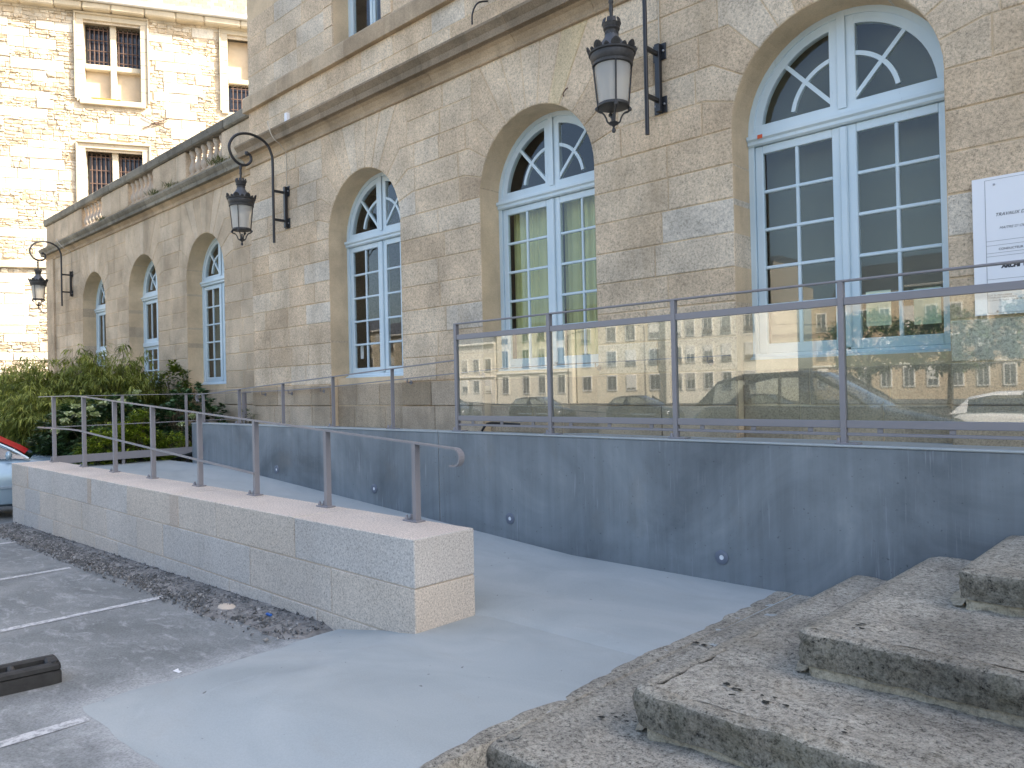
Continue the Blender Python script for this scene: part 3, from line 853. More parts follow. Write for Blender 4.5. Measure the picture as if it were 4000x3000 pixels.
# ------------------------------------------------------------------ lower wing
YG = 7.38
wing = thing('stone_wing', 'lower stone wing with balustrade and three narrow arched windows', 'building', (-20.5, 7.38, 0))
CW = [0.3, 0.66, 1.02, 1.38, 1.72] + [1.72 + 0.3525 * i for i in range(1, 13)]
WW = [(-23.29, 0.93), (-19.74, 0.93), (-16.26, 0.92)]
wwall, wst = stone_wall(wing, 'wall', -27.3, -13.82, YG, CW, ZS, 5.95, WW, M['wingstone'], M['mortar'], 1.76, pmat=M['wingstone'], plinth_n=4)
place_stones(wst, wwall)
b = MB()
for x0, x1, y0, y1 in ((-27.3, -27.29, YG + .02, 15),):
    b.box(x0, x1, y0, y1, -.4, 6.4)
b.add([(-27.3, YG - .02, 6.44), (-13.82, YG - .02, 6.44), (-13.82, 15, 6.44), (-27.3, 15, 6.44)], [(0, 1, 2, 3)])
b.add([(-27.3, 15, -.4), (-13.82, 15, -.4), (-13.82, 15, 6.4), (-27.3, 15, 6.4)], [(0, 1, 2, 3)])
b.build('building_body', M['wingstone'], wing)
# stones turning the far corner, seen past the bamboo
b = MB(); b.cbox(-27.42, -26.72, YG - .06, YG + .3, 0.2, 5.95, .01, t=.4); b.build('corner_pilaster', M['wingstone'], wing)
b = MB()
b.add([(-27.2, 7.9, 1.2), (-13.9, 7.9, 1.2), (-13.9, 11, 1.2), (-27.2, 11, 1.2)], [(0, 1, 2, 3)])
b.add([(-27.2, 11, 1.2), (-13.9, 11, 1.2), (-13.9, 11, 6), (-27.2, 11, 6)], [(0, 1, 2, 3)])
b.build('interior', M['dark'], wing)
WP = [(0.02, 5.93), (-.03, 5.94), (-.04, 5.96), (-.025, 5.985), (-.03, 6.02), (-.09, 6.08), (-.10, 6.09), (-.19, 6.095), (-.195, 6.17), (-.22, 6.20), (-.25, 6.25), (-.25, 6.29), (-.02, 6.36), (.02, 6.36)]
cuts = split_run(-27.5, -13.82, 1.0, 1.6)
for p, q in zip(cuts, cuts[1:]):
    b = MB(); b.sweepx([(YG + y, z + U(-.003, .003)) for y, z in WP], p + .003, q - .003, t=tint_rand() * .7); 
    for fi, fc in enumerate(b.f):
        if fi > 1 and sum(b.v[i][2] for i in fc) / len(fc) > 6.088: b.m[fi] = 1
    b.build('cornice_stone', [M['cornice'], M['coping']], wing)
# balustrade
b = MB(); b.cbox(-27.4, -13.82, YG - .05, YG + .22, 6.33, 6.46, .008, t=.4); bal = b.build('balustrade', M['cornice'], wing)
cuts = split_run(-27.5, -13.82, 1.1, 1.7)
for p, q in zip(cuts, cuts[1:]):
    b = MB(); b.cbox(p + .003, q - .003, YG - .10, YG + .27, 7.05 + U(-.004, .004), 7.27, .03, t=U(0, .8)); b.build('coping_stone', M['coping'], bal)
bays = [(-24.05, -22.40), (-20.50, -18.86), (-17.03, -15.28)]
ends = [-27.4] + [e for q in bays for e in q] + [-13.82]
for a, c in zip(ends[::2], ends[1::2]):
    cs = split_run(a, c, .5, .8)
    for p, q in zip(cs, cs[1:]):
        b = MB(); b.cbox(p + .002, q - .002, YG - .03 + U(-.012, .004), YG + .2, 6.46, 7.05, .012, t=U(.2, .8)); b.build('parapet_stone', M['wingstone'], bal)
bp = [(.085, 0), (.085, .05), (.06, .055), (.05, .075), (.075, .11), (.092, .16), (.088, .21), (.065, .28), (.045, .35), (.042, .41), (.06, .43), (.06, .45), (.048, .46), (.075, .51), (.082, .52), (.082, .59)]
b = MB(); b.lathe(bp, 14); bme = b.mesh('baluster', M['baluster'])
for p in bme.polygons: p.use_smooth = True
for a, c in bays:
    for i in range(6):
        o = bpy.data.objects.new('baluster', bme); COL.objects.link(o); o.parent = bal
        o.location = (a + (c - a) * (i + .5) / 6, YG + .085, 6.46); WM[o.name] = Matrix.Identity(4)
YWG = YG + .36
arched_window(wing, *WW[0], 1.76, ZS, YWG, [3, 1], 'narrow arched window behind the bamboo', mid=2.92)
arched_window(wing, *WW[1], 1.76, ZS, YWG, [3, 1], 'arched window above the leafy shrub', mid=2.92)
arched_window(wing, *WW[2], 1.76, ZS, YWG, [5], 'arched window with olive shade')
panel('roller_blind', 'dark olive blind behind the arched window nearest the wing corner', 'blind', -17.15, -15.4, 1.85, 4.9, YWG + .2, .01, 'blind')

# ------------------------------------------------------------------ sunlit rubble tower (local: x along wall, -y out, z up)
TA = math.radians(28)
tower = thing('rubble_tower', 'sunlit rubble stone tower with barred mullioned windows behind the wing', 'tower', (0, 0, 0))
TM = Matrix(((math.sin(TA), -math.cos(TA), 0, -33.813), (math.cos(TA), math.sin(TA), 0, 9.095), (0, 0, 1, 0), (0, 0, 0, 1)))
def tb(b, name, mat, parent, **k):
    b.xform(TM); return b.build(name, mat, parent, **k)
OPEN = [(1.38, 3.45, 13.5, 16.6), (1.38, 3.45, 7.8, 11.45), (6.78, 8.9, 13.5, 16.65), (6.78, 8.9, 7.8, 11.45)]
FRM = [(1.12, 3.68, 13.2, 16.95), (1.12, 3.68, 7.5, 11.75), (6.52, 9.2, 13.2, 17.0), (6.52, 9.2, 7.5, 11.75)]
b = MB()
xs_ = [-12, 1.38, 3.45, 6.78, 8.9, 16]
zs_ = [-.5, 7.8, 11.45, 13.5, 16.6, 17.5]
for i in range(5):
    for j in range(5):
        if i in (1, 3) and j in (1, 3): continue
        b.add([(xs_[i], .03, zs_[j]), (xs_[i + 1], .03, zs_[j]), (xs_[i + 1], .03, zs_[j + 1]), (xs_[i], .03, zs_[j + 1])], [(0, 1, 2, 3)])
b.box(-12, 16, .9, 8, -.5, 17.4)
twall = tb(b, 'wall', M['towermortar'], tower)
def blocked(x0, x1, z0, z1):
    return any(x1 > a and x0 < c and z1 > d and z0 < e for a, c, d, e in FRM)
def hidden(x, z): return z < 2.2 or (x > .2 and z < 7.6 + .62 * x)
small = MB(); nbig = 0
def rubble(b, x0, x1, z0, z1, t):
    p = [(x0, z0), ((x0 + x1) / 2, z0 - .006), (x1, z0), (x1 + .006, (z0 + z1) / 2), (x1, z1), ((x0 + x1) / 2, z1 + .006), (x0, z1), (x0 - .006, (z0 + z1) / 2)]
    j = min(.018, (z1 - z0) * .16)
    p = [(x + U(-j, j) * 1.4, z + U(-j, j)) for x, z in p]
    d = U(-.02, .025)
    q = [((x0 + x1) / 2 + (x - (x0 + x1) / 2) * U(.78, .92), (z0 + z1) / 2 + (z - (z0 + z1) / 2) * U(.68, .88)) for x, z in p]
    v = [(x, d + U(-.02, .012), z) for x, z in q] + [(x, d + .035, z) for x, z in p] + [(x, .08, z) for x, z in p]
    n = 8
    f = [list(range(n))] + [(r * n + i, r * n + (i + 1) % n, (r + 1) * n + (i + 1) % n, (r + 1) * n + i) for r in (0, 1) for i in range(n)]
    b.add(v, f, 0, t)
z = 2.0; bigs = []
while z < 17.0:
    h = U(.30, .44)
    if abs(z - 6.7) < .3: h = 6.97 - z + .0
    if h < .12: z += .1; continue
    x = -2.6 - U(0, .5)
    while x < 9.2:
        L = U(.5, 1.25)
        if RN.random() < .40 and not blocked(x, x + L, z, z + h):
            if not hidden(x + L / 2, z + h / 2):
                bb = MB(); stone_prism(bb, rect(x, x + L, z, z + h), U(-.02, .015), .12, gap=.010, ch=.014, t=U(.55, 1.0), jit=.012); bigs.append((L * h, bb))
        else:
            L = U(.4, 1.1); n = RN.choice((2, 3, 3, 4)); zz = z
            hs = [U(.7, 1.4) for _ in range(n)]; s_ = sum(hs)
            for hh in hs:
                hh = hh / s_ * h; xx = x
                while xx < x + L - .04:
                    l = min(U(.10, .42), x + L - xx)
                    if not blocked(xx, xx + l, zz, zz + hh) and not hidden(xx, zz): rubble(small, xx + .008, xx + l - .008, zz + .007, zz + hh - .007, U(0, .75))
                    xx += l
                zz += hh
        x += L
    z += h
bigs.sort(key=lambda e: -e[0])
for a, bb in bigs[:290]: tb(bb, 'stone_block', M['tower'], twall)
for a, bb in bigs[290:]: small.add(bb.v, bb.f, 0, .7)
tag(tb(small, 'rubble_stones', M['tower'], twall), kind='stuff')
b = MB(); b.cbox(-3, 1.5, -.09, .1, 6.70, 6.97, .02, t=.3); tb(b, 'string_course', M['towertrim'], tower)
def tower_window(x0, x1, z0, z1, bars, blind, sill):
    b = MB(); k = .26
    for zz in rng(z0 - .1, z1 + .1, .55)[:-1]:
        st = (z1 - z0 + .2) / round((z1 - z0 + .2) / .55)
        b.cbox(x0 - k, x0, -.05, .5, zz + .003, zz + st - .003, .01, t=U(.2, 1)); b.cbox(x1, x1 + k, -.05, .5, zz + .003, zz + st - .003, .01, t=U(.2, 1))
    xm = (x0 + x1) / 2
    b.cbox(x0 - k, xm, -.05, .5, z1 + .1, z1 + .34, .01, t=.5); b.cbox(xm + .004, x1 + k, -.05, .5, z1 + .1, z1 + .34, .01, t=.7)
    b.cbox(x0 - k - .06, x1 + k + .06, -.13, .0, z1 + .30, z1 + .38, .012, t=.4)
    for x in (x0 - k - .06, x1 + k): b.cbox(x, x + .06, -.11, 0, z0, z1 + .30, .01, t=.4)
    if sill: b.cbox(x0 - .15, x1 + .15, -.12, .5, z0 - .2, z0 + .02, .02, t=.8)
    fr = tb(b, 'window', M['towertrim'], tower)
    b = MB(); b.cbox(xm - .115, xm + .115, .16, .5, z0, z1 + .1, .03, t=.9)
    zt = bars[0] - .12 if bars[0] > z0 + .5 else bars[1] + .12
    b.cbox(x0, x1, .17, .5, zt - .11, zt + .11, .03, t=.8); tb(b, 'cross_mullion', M['towertrim'], fr)
    for a, c in ((x0 + .1, xm - .115), (xm + .115, x1 - .1)):
        if blind:
            b = MB(); b.box(a - .1, c + .1, .42, .5, *blind); tb(b, 'blocked_panel', M['blindstone'], fr)
        b = MB(); b.box(a - .1, c + .1, .46, .5, *bars); tb(b, 'pane', M['barglass'], fr)
        n = 5
        for i in range(n):
            x = a + (c - a) * (i + .5) / n
            b = MB(); b.cbox(x - .018, x + .018, .27, .31, bars[0], bars[1], .004); tb(b, 'bar', M['rust'], fr)
        for zz in rng(bars[0] + .15, bars[1] - .15, .5):
            b = MB(); b.cbox(a, c, .265, .315, zz - .015, zz + .015, .004); tb(b, 'cross_bar', M['rust'], fr)
    return fr
M['barglass'] = simple('dark_leaded_glass', (0.02, 0.02, 0.025), 0.15, spec=0.6)
tower_window(1.38, 3.45, 13.5, 16.6, (15.02, 16.6), (13.5, 14.9), True)
tower_window(1.38, 3.45, 7.8, 11.45, (9.0, 11.45), None, False)
tower_window(6.78, 8.9, 13.5, 16.65, (13.55, 14.75), (14.85, 16.65), False)
b = MB(); b.box(1.65, 2.7, -.125, -.05, 13.525, 13.56); tb(b, 'lichen_patch', M['orange'], tower)
# eaves, gutter, slates
b = MB(); n = 0; x = -3.0
while x < 9.5:
    L = U(.8, 1.5); b.cbox(x + .006, x + L - .006, -.36, .3, 17.0, 17.28, .05, t=U(.1, .9), jit=.012); x += L
tag(tb(b, 'eave_stones', M['towertrim'], tower), kind='stuff')
b = MB(); b.cbox(-3, 9.5, -.50, -.30, 17.28, 17.46, .03); tb(b, 'gutter', M['zinc'], tower)
roof = MB(); z = 17.46; yy = -.2
for r in range(16):
    x = -3 + (r % 2) * .15
    while x < 9.5:
        w = .30; roof.cbox(x + .004, x + w - .004, yy - .01 + U(0, .006), yy + .06, z, z + .2, .004, t=U(0, 1)); x += w
    z += .17; yy += .05
tag(tb(roof, 'roof_slates', M['slate'], tower), kind='stuff')
b = MB(); b.add([(-12, .0, 17.4), (16, .0, 17.4), (16, 4, 22), (-12, 4, 22)], [(0, 1, 2, 3)]); tb(b, 'roof', M['slate'], tower)
b = MB()
for s in (-1, 1): b.tube([(3.97 - .5, -.06, 12.75 - s * .26), (3.97 + .5, -.06, 12.75 + s * .24)], .02, 6)
b.lathe([(.05, -.03), (.05, .03)], 8, (3.97, -.06, 12.73)); b.xform(TM)
tag(b.build('wall_anchor', M['rust']), 'rusty iron cross anchor on the sunlit tower', 'anchor')

# ------------------------------------------------------------------ retaining wall
rw = thing('retaining_wall', 'grey blue formed concrete retaining wall above the ramp', 'wall', (-6, 5.56, 0))
for x0, x1 in ((-12.84, -6.497), (-6.487, 3.0)):
    b = MB(); b.cbox(x0, x1, 5.56, 5.76, -.3, 1.112, .006); b.build('wall_panel', M['concwall'], rw)
b = MB(); b.box(-6.497, -6.487, 5.571, 5.75, -.3, 1.108); b.build('joint_filler', M['lowmortar'], rw)
b = MB(); b.cbox(-12.845, -6.50, 5.553, 5.763, 1.1125, 1.128, .004); b.cbox(-6.484, 3.0, 5.553, 5.763, 1.1125, 1.128, .004)
b.build('top_screed', M['apron'], rw)
for k, (x, z, lab) in enumerate(((-12.45, .72, 'farthest round light in the concrete wall, beside the far platform'), (-10.04, .50, 'round light in the concrete wall, second from the far platform'), (-7.70, .40, 'middle one of the five round wall lights'), (-5.40, .268, 'round wall light just right of the wall joint'), (-3.05, .196, 'round wall light nearest the stone steps'))):
    t = thing('wall_light', lab, 'light', (x, 5.56, z), 'recessed lights along the ramp')
    b = MB(); n = 24
    vv = []
    for r, y in ((.018, 5.556), (.022, 5.549), (.052, 5.549), (.058, 5.553), (.058, 5.562)):
        for i in range(n): vv.append((x + r * math.cos(2 * math.pi * i / n), y, z + r * math.sin(2 * math.pi * i / n)))
    b.add(vv, [(r * n + i, r * n + (i + 1) % n, (r + 1) * n + (i + 1) % n, (r + 1) * n + i) for r in range(4) for i in range(n)])
    b.build('ring', M['ring'] if 'ring' in M else M.setdefault('ring', simple('light_ring', (0.13, 0.15, 0.19), 0.5)), t, smooth=40)
    b = MB(); b.prism([(x + .019 * math.cos(2 * math.pi * i / 14), z + .019 * math.sin(2 * math.pi * i / 14)) for i in range(14)], 5.553, 5.5595); b.build('lens', M['white'], t)

# ------------------------------------------------------------------ low granite wall
lw = thing('low_wall', 'low wall of sawn pale granite blocks in front of the ramp', 'wall', (-8.9, 3.4, 0))
b = MB(); b.box(-13.78, -3.972, 3.172, 3.70, -.6, .592); core = b.build('wall_core', M['lowmortar'], lw)
zc = [-.42, -.065, .275, .60]
XJ = {2: [-13.80, -13.01, -11.75, -10.25, -9.03, -7.74, -6.83, -5.46, -3.96],
      1: [-13.80, -13.1, -12.35, -11.4, -10.55, -9.7, -8.75, -8.05, -7.1, -6.2, -4.95, -3.96],
      0: [-13.80, -13.2, -12.45, -11.75, -11.0, -10.1, -9.35, -8.3, -7.45, -6.6, -5.85, -5.15, -3.96]}
for r in range(3):
    js = XJ[r]
    for i, (p, q) in enumerate(zip(js, js[1:])):
        b = MB()
        tt = U(.05, .5) if RN.random() < .7 else U(.5, .70)
        b.cbox(p + .005 * (i > 0), q - .005 * (i < len(js) - 2), 3.165 + U(-.002, .002), 3.705, zc[r] + .005, zc[r + 1] - (.005 if r < 2 else 0), .005, t=tt, jit=.0015)
        if r == 2: b.t[5] = .95; b.t[6 + 1] = b.t[6 + 3] = .9
        b.build('granite_block', M['lowgranite'], core)
# brown strips beside some joints: natural veins of the stone
for x, z0, z1, w in ((-12.97, .29, .59, .07), (-10.33, .29, .59, .13), (-7.86, .29, .59, .20)):
    b = MB(); b.box(x, x + w, 3.1625, 3.17, z0, z1); b.build('brown_vein', M['vein'] if 'vein' in M else M.setdefault('vein', granite('brown_granite', [(.54, .445, .36), (.57, .475, .385)], speck=.3, big=.2, stain=.1, bump=.25, sc=75)), core)

# ------------------------------------------------------------------ railings
def base_plate(t, x, y, z, along='x', dx=.16):
    b = MB()
    if along == 'x': b.cbox(x - .035 - .085, x - .035 + .085, y - .045, y + .045, z, z + .012, .003)
    else: b.cbox(x - .045, x + .045, y - .08, y + .08, z, z + .012, .003)
    p = b.build('base_plate', M['steel'], t)
    for k in (0, 1):
        b = MB(); nx, ny = (x - .095 + .0 * k, y + (-.022, .022)[k]) if along == 'x' else (x + (-.022, .022)[k], y - .055)
        b.lathe([(.015, 0), (.015, .012), (.012, .02), (.011, .028), (.006, .034)], 10, (nx, ny, z + .012)); b.build('cap_nut', M['steel'], p, smooth=40)
def flat_post(t, x, y, z0, z1, wx=.012, wy=.05, name='post'):
    b = MB(); b.cbox(x - wx / 2, x + wx / 2, y - wy / 2, y + wy / 2, z0, z1, .002); return b.build(name, M['steel'], t)
HR = lambda x: lerp_tab([(-14.3, 1.62), (-12.25, 1.62), (-4.05, 1.165)], x)
LR = lambda x: lerp_tab([(-14.3, 1.13), (-12.2, 1.13), (-6.9, .815)], x)
lr = thing('ramp_railing', 'grey steel railing on top of the low granite wall', 'railing', (-8.9, 3.62, .6))
PX = [-4.50, -5.70, -6.95, -8.19, -9.47, -10.73, -11.94, -13.33]
for x in PX:
    flat_post(lr, x, 3.63, .605, HR(x) - .004, .042, .05); base_plate(lr, x, 3.63, .60)
hk = [(-4.05, 3.63, HR(-4.05))]
for i in range(1, 10):
    a = math.radians(90 - 20 * i); hk.append((-4.05 + .06 * math.cos(a), 3.63, HR(-4.05) - .062 + .062 * math.sin(a)))
hk.append((-4.10, 3.63, HR(-4.05) - .124))
b = MB(); b.ribbon([(-14.05, 3.63, 1.62), (-12.45, 3.63, 1.62), (-12.1, 3.63, HR(-12.1)), (-8, 3.63, HR(-8))] + hk, .05, .012, (0, 1, 0)); b.build('handrail', M['steel'], lr)
b = MB(); b.ribbon([(-14.05, 3.595, 1.13), (-12.4, 3.595, 1.13), (-12.05, 3.595, LR(-12.05)), (-6.93, 3.595, LR(-6.93))], .014, .022, (0, 1, 0)); b.build('lower_rail', M['steel'], lr)
pg = thing('platform_railing', 'grey steel guard with toe board across the far platform', 'railing', (-13.75, 5.2, .45))
for y in (3.74, 4.78, 5.86, 6.95):
    flat_post(pg, -13.75, y, .40, 1.615, .012, .05); b = MB(); b.cbox(-13.80, -13.70, y - .06, y + .06, .40, .412, .003); b.build('base_plate', M['steel'], pg)
b = MB(); b.ribbon([(-13.75, 3.64, 1.62), (-13.75, 7.1, 1.62)], .05, .012, (1, 0, 0)); b.build('handrail', M['steel'], pg)
b = MB(); b.tube([(-13.75, 3.64, 1.13), (-13.75, 7.1, 1.13)], .008, 8); b.build('lower_rail', M['steel'], pg)
b = MB(); b.cbox(-13.725, -13.713, 3.68, 7.1, .54, .665, .002); b.build('toe_board', M['steel'], pg)
ur = thing('upper_ramp_railing', 'slim grey handrail rising along the top of the concrete wall', 'railing', (-9.5, 5.66, 1.13))
UZ = lambda x: lerp_tab([(-12.85, 1.60), (-12.3, 1.615), (-11.62, 1.655), (-6.25, 1.912)], x)
for x in (-12.6, -11.33, -10.0, -8.71, -7.43):
    flat_post(ur, x, 5.66, 1.128, UZ(x) - .004, .012, .05); base_plate(ur, x + .03, 5.66, 1.128)
pts = [(-12.78, 5.66, 1.49)]
for i in range(7):
    a = math.radians(270 - 30 * i); pts.append((-12.80 + .055 * math.cos(a), 5.66, 1.545 + .055 * math.sin(a)))
pts += [(x, 5.66, UZ(x)) for x in (-12.6, -12.0, -11.6, -9, -6.26)]
b = MB(); b.ribbon(pts, .045, .012, (0, 1, 0)); b.build('handrail', M['steel'], ur)
wh = thing('wall_handrail', 'thin grey handrail bracketed to the stone facade', 'handrail', (-9, 7.1, 1.7))
ZH = lambda x: lerp_tab([(-14, 1.635), (-12.5, 1.64), (-11.0, 1.68), (-7.1, 1.845), (-6.0, 1.86), (-3.7, 1.87)], x)
b = MB(); b.ribbon([(x, 7.09, ZH(x)) for x in (-14.0, -12.5, -11, -9, -7.1, -6, -3.75)], .045, .012, (0, 1, 0)); b.build('handrail', M['steel'], wh)
for x in (-13.3, -12.35, -11.3, -8.95, -7.4, -5.45, -4.0):
    b = MB(); b.tube([(x, 7.09, ZH(x) - .006), (x, 7.09, ZH(x) - .05), (x, 7.10, ZH(x) - .06), (x, 7.17, ZH(x) - .06)], .008, 8)
    k = len(b.v); b.lathe([(.032, 0), (.032, .012)], 14); b.xform(Matrix.Translation((x, 7.168, ZH(x) - .06)) @ Matrix.Rotation(math.radians(90), 4, 'X'), k); b.build('bracket', M['steel'], wh, smooth=40)
flat_post(wh, -13.95, 7.09, .5, 1.63)
# glass guard
gg = thing('glass_guard', 'glazed steel guardrail on the concrete wall reflecting the street', 'guardrail', (-3, 5.65, 1.13))
GX = [-6.255, -4.90, -3.495, -2.10, -0.70, 0.70]
for x in GX:
    flat_post(gg, x, 5.65, 1.128, 2.298, .040, .05); base_plate(gg, x + .06, 5.65, 1.128)
b = MB(); b.cbox(GX[0] - .02, GX[-1], 5.625, 5.675, 2.298, 2.313, .003); b.build('handrail', M['steel'], gg)
for p, q in zip(GX, GX[1:]):
    a, c = p + .0205, q - .0205
    b = MB(); b.cbox(a, c, 5.632, 5.668, 2.130, 2.185, .003); b.build('top_bar', M['steel'], gg)
    b = MB(); b.cbox(a, c, 5.632, 5.668, 1.245, 1.30, .003); b.build('bottom_bar', M['steel'], gg)
    b = MB(); b.cbox(a, c, 5.637, 5.663, 1.190, 1.212, .002); fb = b.build('foot_bar', M['steel'], gg)
    for k in range(3):
        x = a + (c - a) * (k + .5) / 3; b = MB(); b.cbox(x - .02, x + .02, 5.645, 5.655, 1.2125, 1.2445, .002); b.build('clip', M['steel'], fb)
    b = MB(); b.box(a, c, 5.646, 5.654, 1.299, 2.131); b.build('glass_panel', M['guardglass'], gg)
b = MB(); pth = catmull([(-5.95, 5.72, 1.135), (-5.9, 5.72, 1.19), (-5.84, 5.73, 1.215), (-5.7, 5.78, 1.215), (-5.55, 5.9, 1.20)], 5)
b.tube(pth, .014, 8); tag(b.build('conduit_pipe', M['black'], smooth=50), 'short black conduit bending up behind the first glass panel', 'pipe')

# ------------------------------------------------------------------ stone steps wrapping round a corner
steps = thing('stone_steps', 'weathered granite steps wrapping round the corner in the foreground', 'steps', (-1, 4, 0))
def fnoise(p, s, a): return noise.fractal(Vector(p) * s, 1.0, 2.0, 4) * a
def rough_slab(x0, y0, x1, y1, ztop, zbot, rad, name, mat, parent, amp=.012, res=.04, seed=0, tin=.5, slope=0.0):
    """slab occupying x>x0, y>y0, with a worn rounded corner and rough faces"""
    b = MB()
    # outline from (x0,y1) down the left side, round the corner, along the front to (x1,y0)
    path = [(x0, y) for y in rng(y1, y0 + rad, .09)]
    for i in range(1, 6):
        a = math.radians(180 + 15 * i); path.append((x0 + rad + rad * math.cos(a), y0 + rad + rad * math.sin(a)))
    path += [(x, y0) for x in rng(x0 + rad, min(x1, x0 + 2.6), res)] + [(x1, y0)]
    n = len(path)
    nr = 7; prof = []
    er = .028
    prof = [(er * 2.6 + .03, ztop - .007), (er * 2.6, ztop), (er, ztop - .004), (er * .25, ztop - er * .5), (0, ztop - er * 1.3)] + [(U(-.002, .004), ztop - er * 1.3 + (zbot - ztop + er * 1.3) * k / nr) for k in range(1, nr + 1)]
    v = []
    for inn, z in prof:
        for i, (x, y) in enumerate(path):
            a, c = path[max(i - 1, 0)], path[min(i + 1, n - 1)]
            d = Vector((c[0] - a[0], c[1] - a[1])).normalized(); nx, ny = -d.y, d.x
            q = fnoise((x + seed, y, z), 5.0, amp) + fnoise((x, y + seed, z), 22.0, amp * .5)
            v.append((x + nx * (inn + q), y + ny * (inn + q), z + fnoise((x + nx * inn, y + ny * inn, seed), 7.0, amp * .45) + slope * (x - x0)))
    f = [(r * n + i, (r + 1) * n + i, (r + 1) * n + i + 1, r * n + i + 1) for r in range(len(prof) - 1) for i in range(n - 1)]
    b.add(v, f, 0, tin)
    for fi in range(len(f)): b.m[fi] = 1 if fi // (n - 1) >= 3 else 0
    # top grid
    xs = rng(x0 + er * 2.6, min(x1, x0 + 2.6), .045) + [x1]; ysv = rng(y0 + er * 2.6, y1, .06)
    tv = []
    for y in ysv:
        for x in xs:
            dx, dy = x - x0, y - y0
            px, py = x, y
            if dx < rad and dy < rad:
                r = math.hypot(rad - dx, rad - dy)
                if r > rad - er * 2.4:
                    k = (rad - er * 2.4) / r; px, py = x0 + rad - (rad - dx) * k, y0 + rad - (rad - dy) * k
            tv.append((px, py, ztop + fnoise((x, y, seed), 7.0, amp * .45) + fnoise((x, y, seed), 2.2, amp * .8) * sm(.06, .25, min(dx, dy)) + slope * (x - x0)))
    m = len(xs)
    b.add(tv, [(j * m + i, j * m + i + 1, (j + 1) * m + i + 1, (j + 1) * m + i) for j in range(len(ysv) - 1) for i in range(m - 1)], 0, min(1, tin + .3))
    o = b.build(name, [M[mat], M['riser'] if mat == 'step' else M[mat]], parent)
    for p in o.data.polygons: p.use_smooth = True
    return o
# x0, y0, top
ST = [(-2.49, 2.36, .006), (-2.04, 2.86, .215), (-1.55, 3.50, .42), (-1.09, 4.36, .612), (-.55, 5.0, .82)]
for k, (x0, y0, zt) in enumerate(ST):
    x1, y1 = 7.0, (5.558 if k < 4 else 7.1)
    zb = (-.20 if k == 0 else ST[k - 1][2] + .045)
    rough_slab(x0, y0, x1, y1, zt, zb, .06, 'step', 'step', steps, .022, seed=k * 3.7, tin=(.35, .3, .25, .2, .3)[k])
    if k:
        rough_slab(x0 + .035, y0 + .03, x1, y1, zb + .012, ST[k - 1][2] - .05, .05, 'mortar_bed', 'stepmortar', steps, .018, seed=40 + k, tin=.6)
b = MB(); ysv = rng(1.62, 5.556, .05); nn = 11
for y in ysv:
    xl_ = -2.60 + .055 * noise.noise(Vector((y * 1.9, 4.4, 0))) + .025 * noise.noise(Vector((y * 8, 1.4, 0)))
    for i in range(nn - 2):
        u_ = i / (nn - 3); x = xl_ + (-2.465 - xl_) * u_
        zz = zap(x, y) - .006 + .012 * sm(0, .35, u_) + fnoise((x, y, 3), 9, .010) * sm(0, .25, u_)
        b.v.append((x, y, zz - .25 * (1 - sm(1.62, 1.72, y))))
    b.v.append((-2.455 + fnoise((0, y, 9), 8, .02), y, -.10)); b.v.append((-2.45, y, -.35))
b.f = [[j * nn + i, j * nn + i + 1, (j + 1) * nn + i + 1, (j + 1) * nn + i] for j in range(len(ysv) - 1) for i in range(nn - 1)]
b.m = [0] * len(b.f); b.t = [.55] * len(b.f)
o = b.build('mortar_edge', M['step'], steps)
for p in o.data.polygons: p.use_smooth = True
rough_slab(-2.50, 1.2, 7.0, 2.6, -.085, -.4, .1, 'paving_edge', 'step', steps, .016, seed=91, tin=.4)
# mortar fillets where the treads run out under the next step's left end
for k in range(1, 4):
    x0, y0, zt = ST[k]; zl = ST[k - 1][2]
    b = MB(); vv = []
    ys_ = rng(y0 + .05, 5.5, .12)
    for y in ys_:
        w = .10 + .05 * noise.noise(Vector((k, y * 3, 0)))
        hgt = (.06 + .04 * noise.noise(Vector((k + 5, y * 4, 0)))) * sm(y0 - .05, y0 + .5, y); w *= sm(y0 - .1, y0 + .25, y)
        for i in range(5):
            u = i / 4; vv.append((x0 + .02 - w * u, y, zl - .004 + hgt * (1 - u) ** 1.5 + fnoise((u, y, k), 9, .006)))
    b.add(vv, [(j * 5 + i, j * 5 + i + 1, (j + 1) * 5 + i + 1, (j + 1) * 5 + i) for j in range(len(ys_) - 1) for i in range(4)], 0, .5)
    o = b.build('mortar_fillet', M['stepmortar'], steps)
    for p in o.data.polygons: p.use_smooth = True
# dark moss flakes lying on the treads
b = MB()
def flake(x, y, z, r):
    n = 7; p = []
    for i in range(n):
        a = 2 * math.pi * i / n; rr = r * U(.5, 1.2); p.append((x + rr * math.cos(a) * 1.5, y + rr * math.sin(a), z + U(0, .003)))
    b.add(p + [(x, y, z + r * .35)], [(i, (i + 1) % n, n) for i in range(n)], 0, .5)
for cx_, cy_, z, n in ((-1.66, 3.13, .222, 9), (-1.42, 3.10, .222, 5), (-1.35, 3.72, .428, 4), (-2.2, 2.95, .012, 5), (-1.2, 3.0, .222, 3), (-1.8, 2.6, .012, 5), (-2.3, 4.1, .014, 3)):
    for _ in range(n): flake(cx_ + RN.gauss(0, .05), cy_ + RN.gauss(0, .03), z, U(.006, .016))
tag(b.build('moss_flakes', M['moss'] if 'moss' in M else M.setdefault('moss', simple('dry_moss', (.018, .018, .014), .95))), 'dark dry moss flakes scattered on the granite treads', 'moss', kind='stuff')

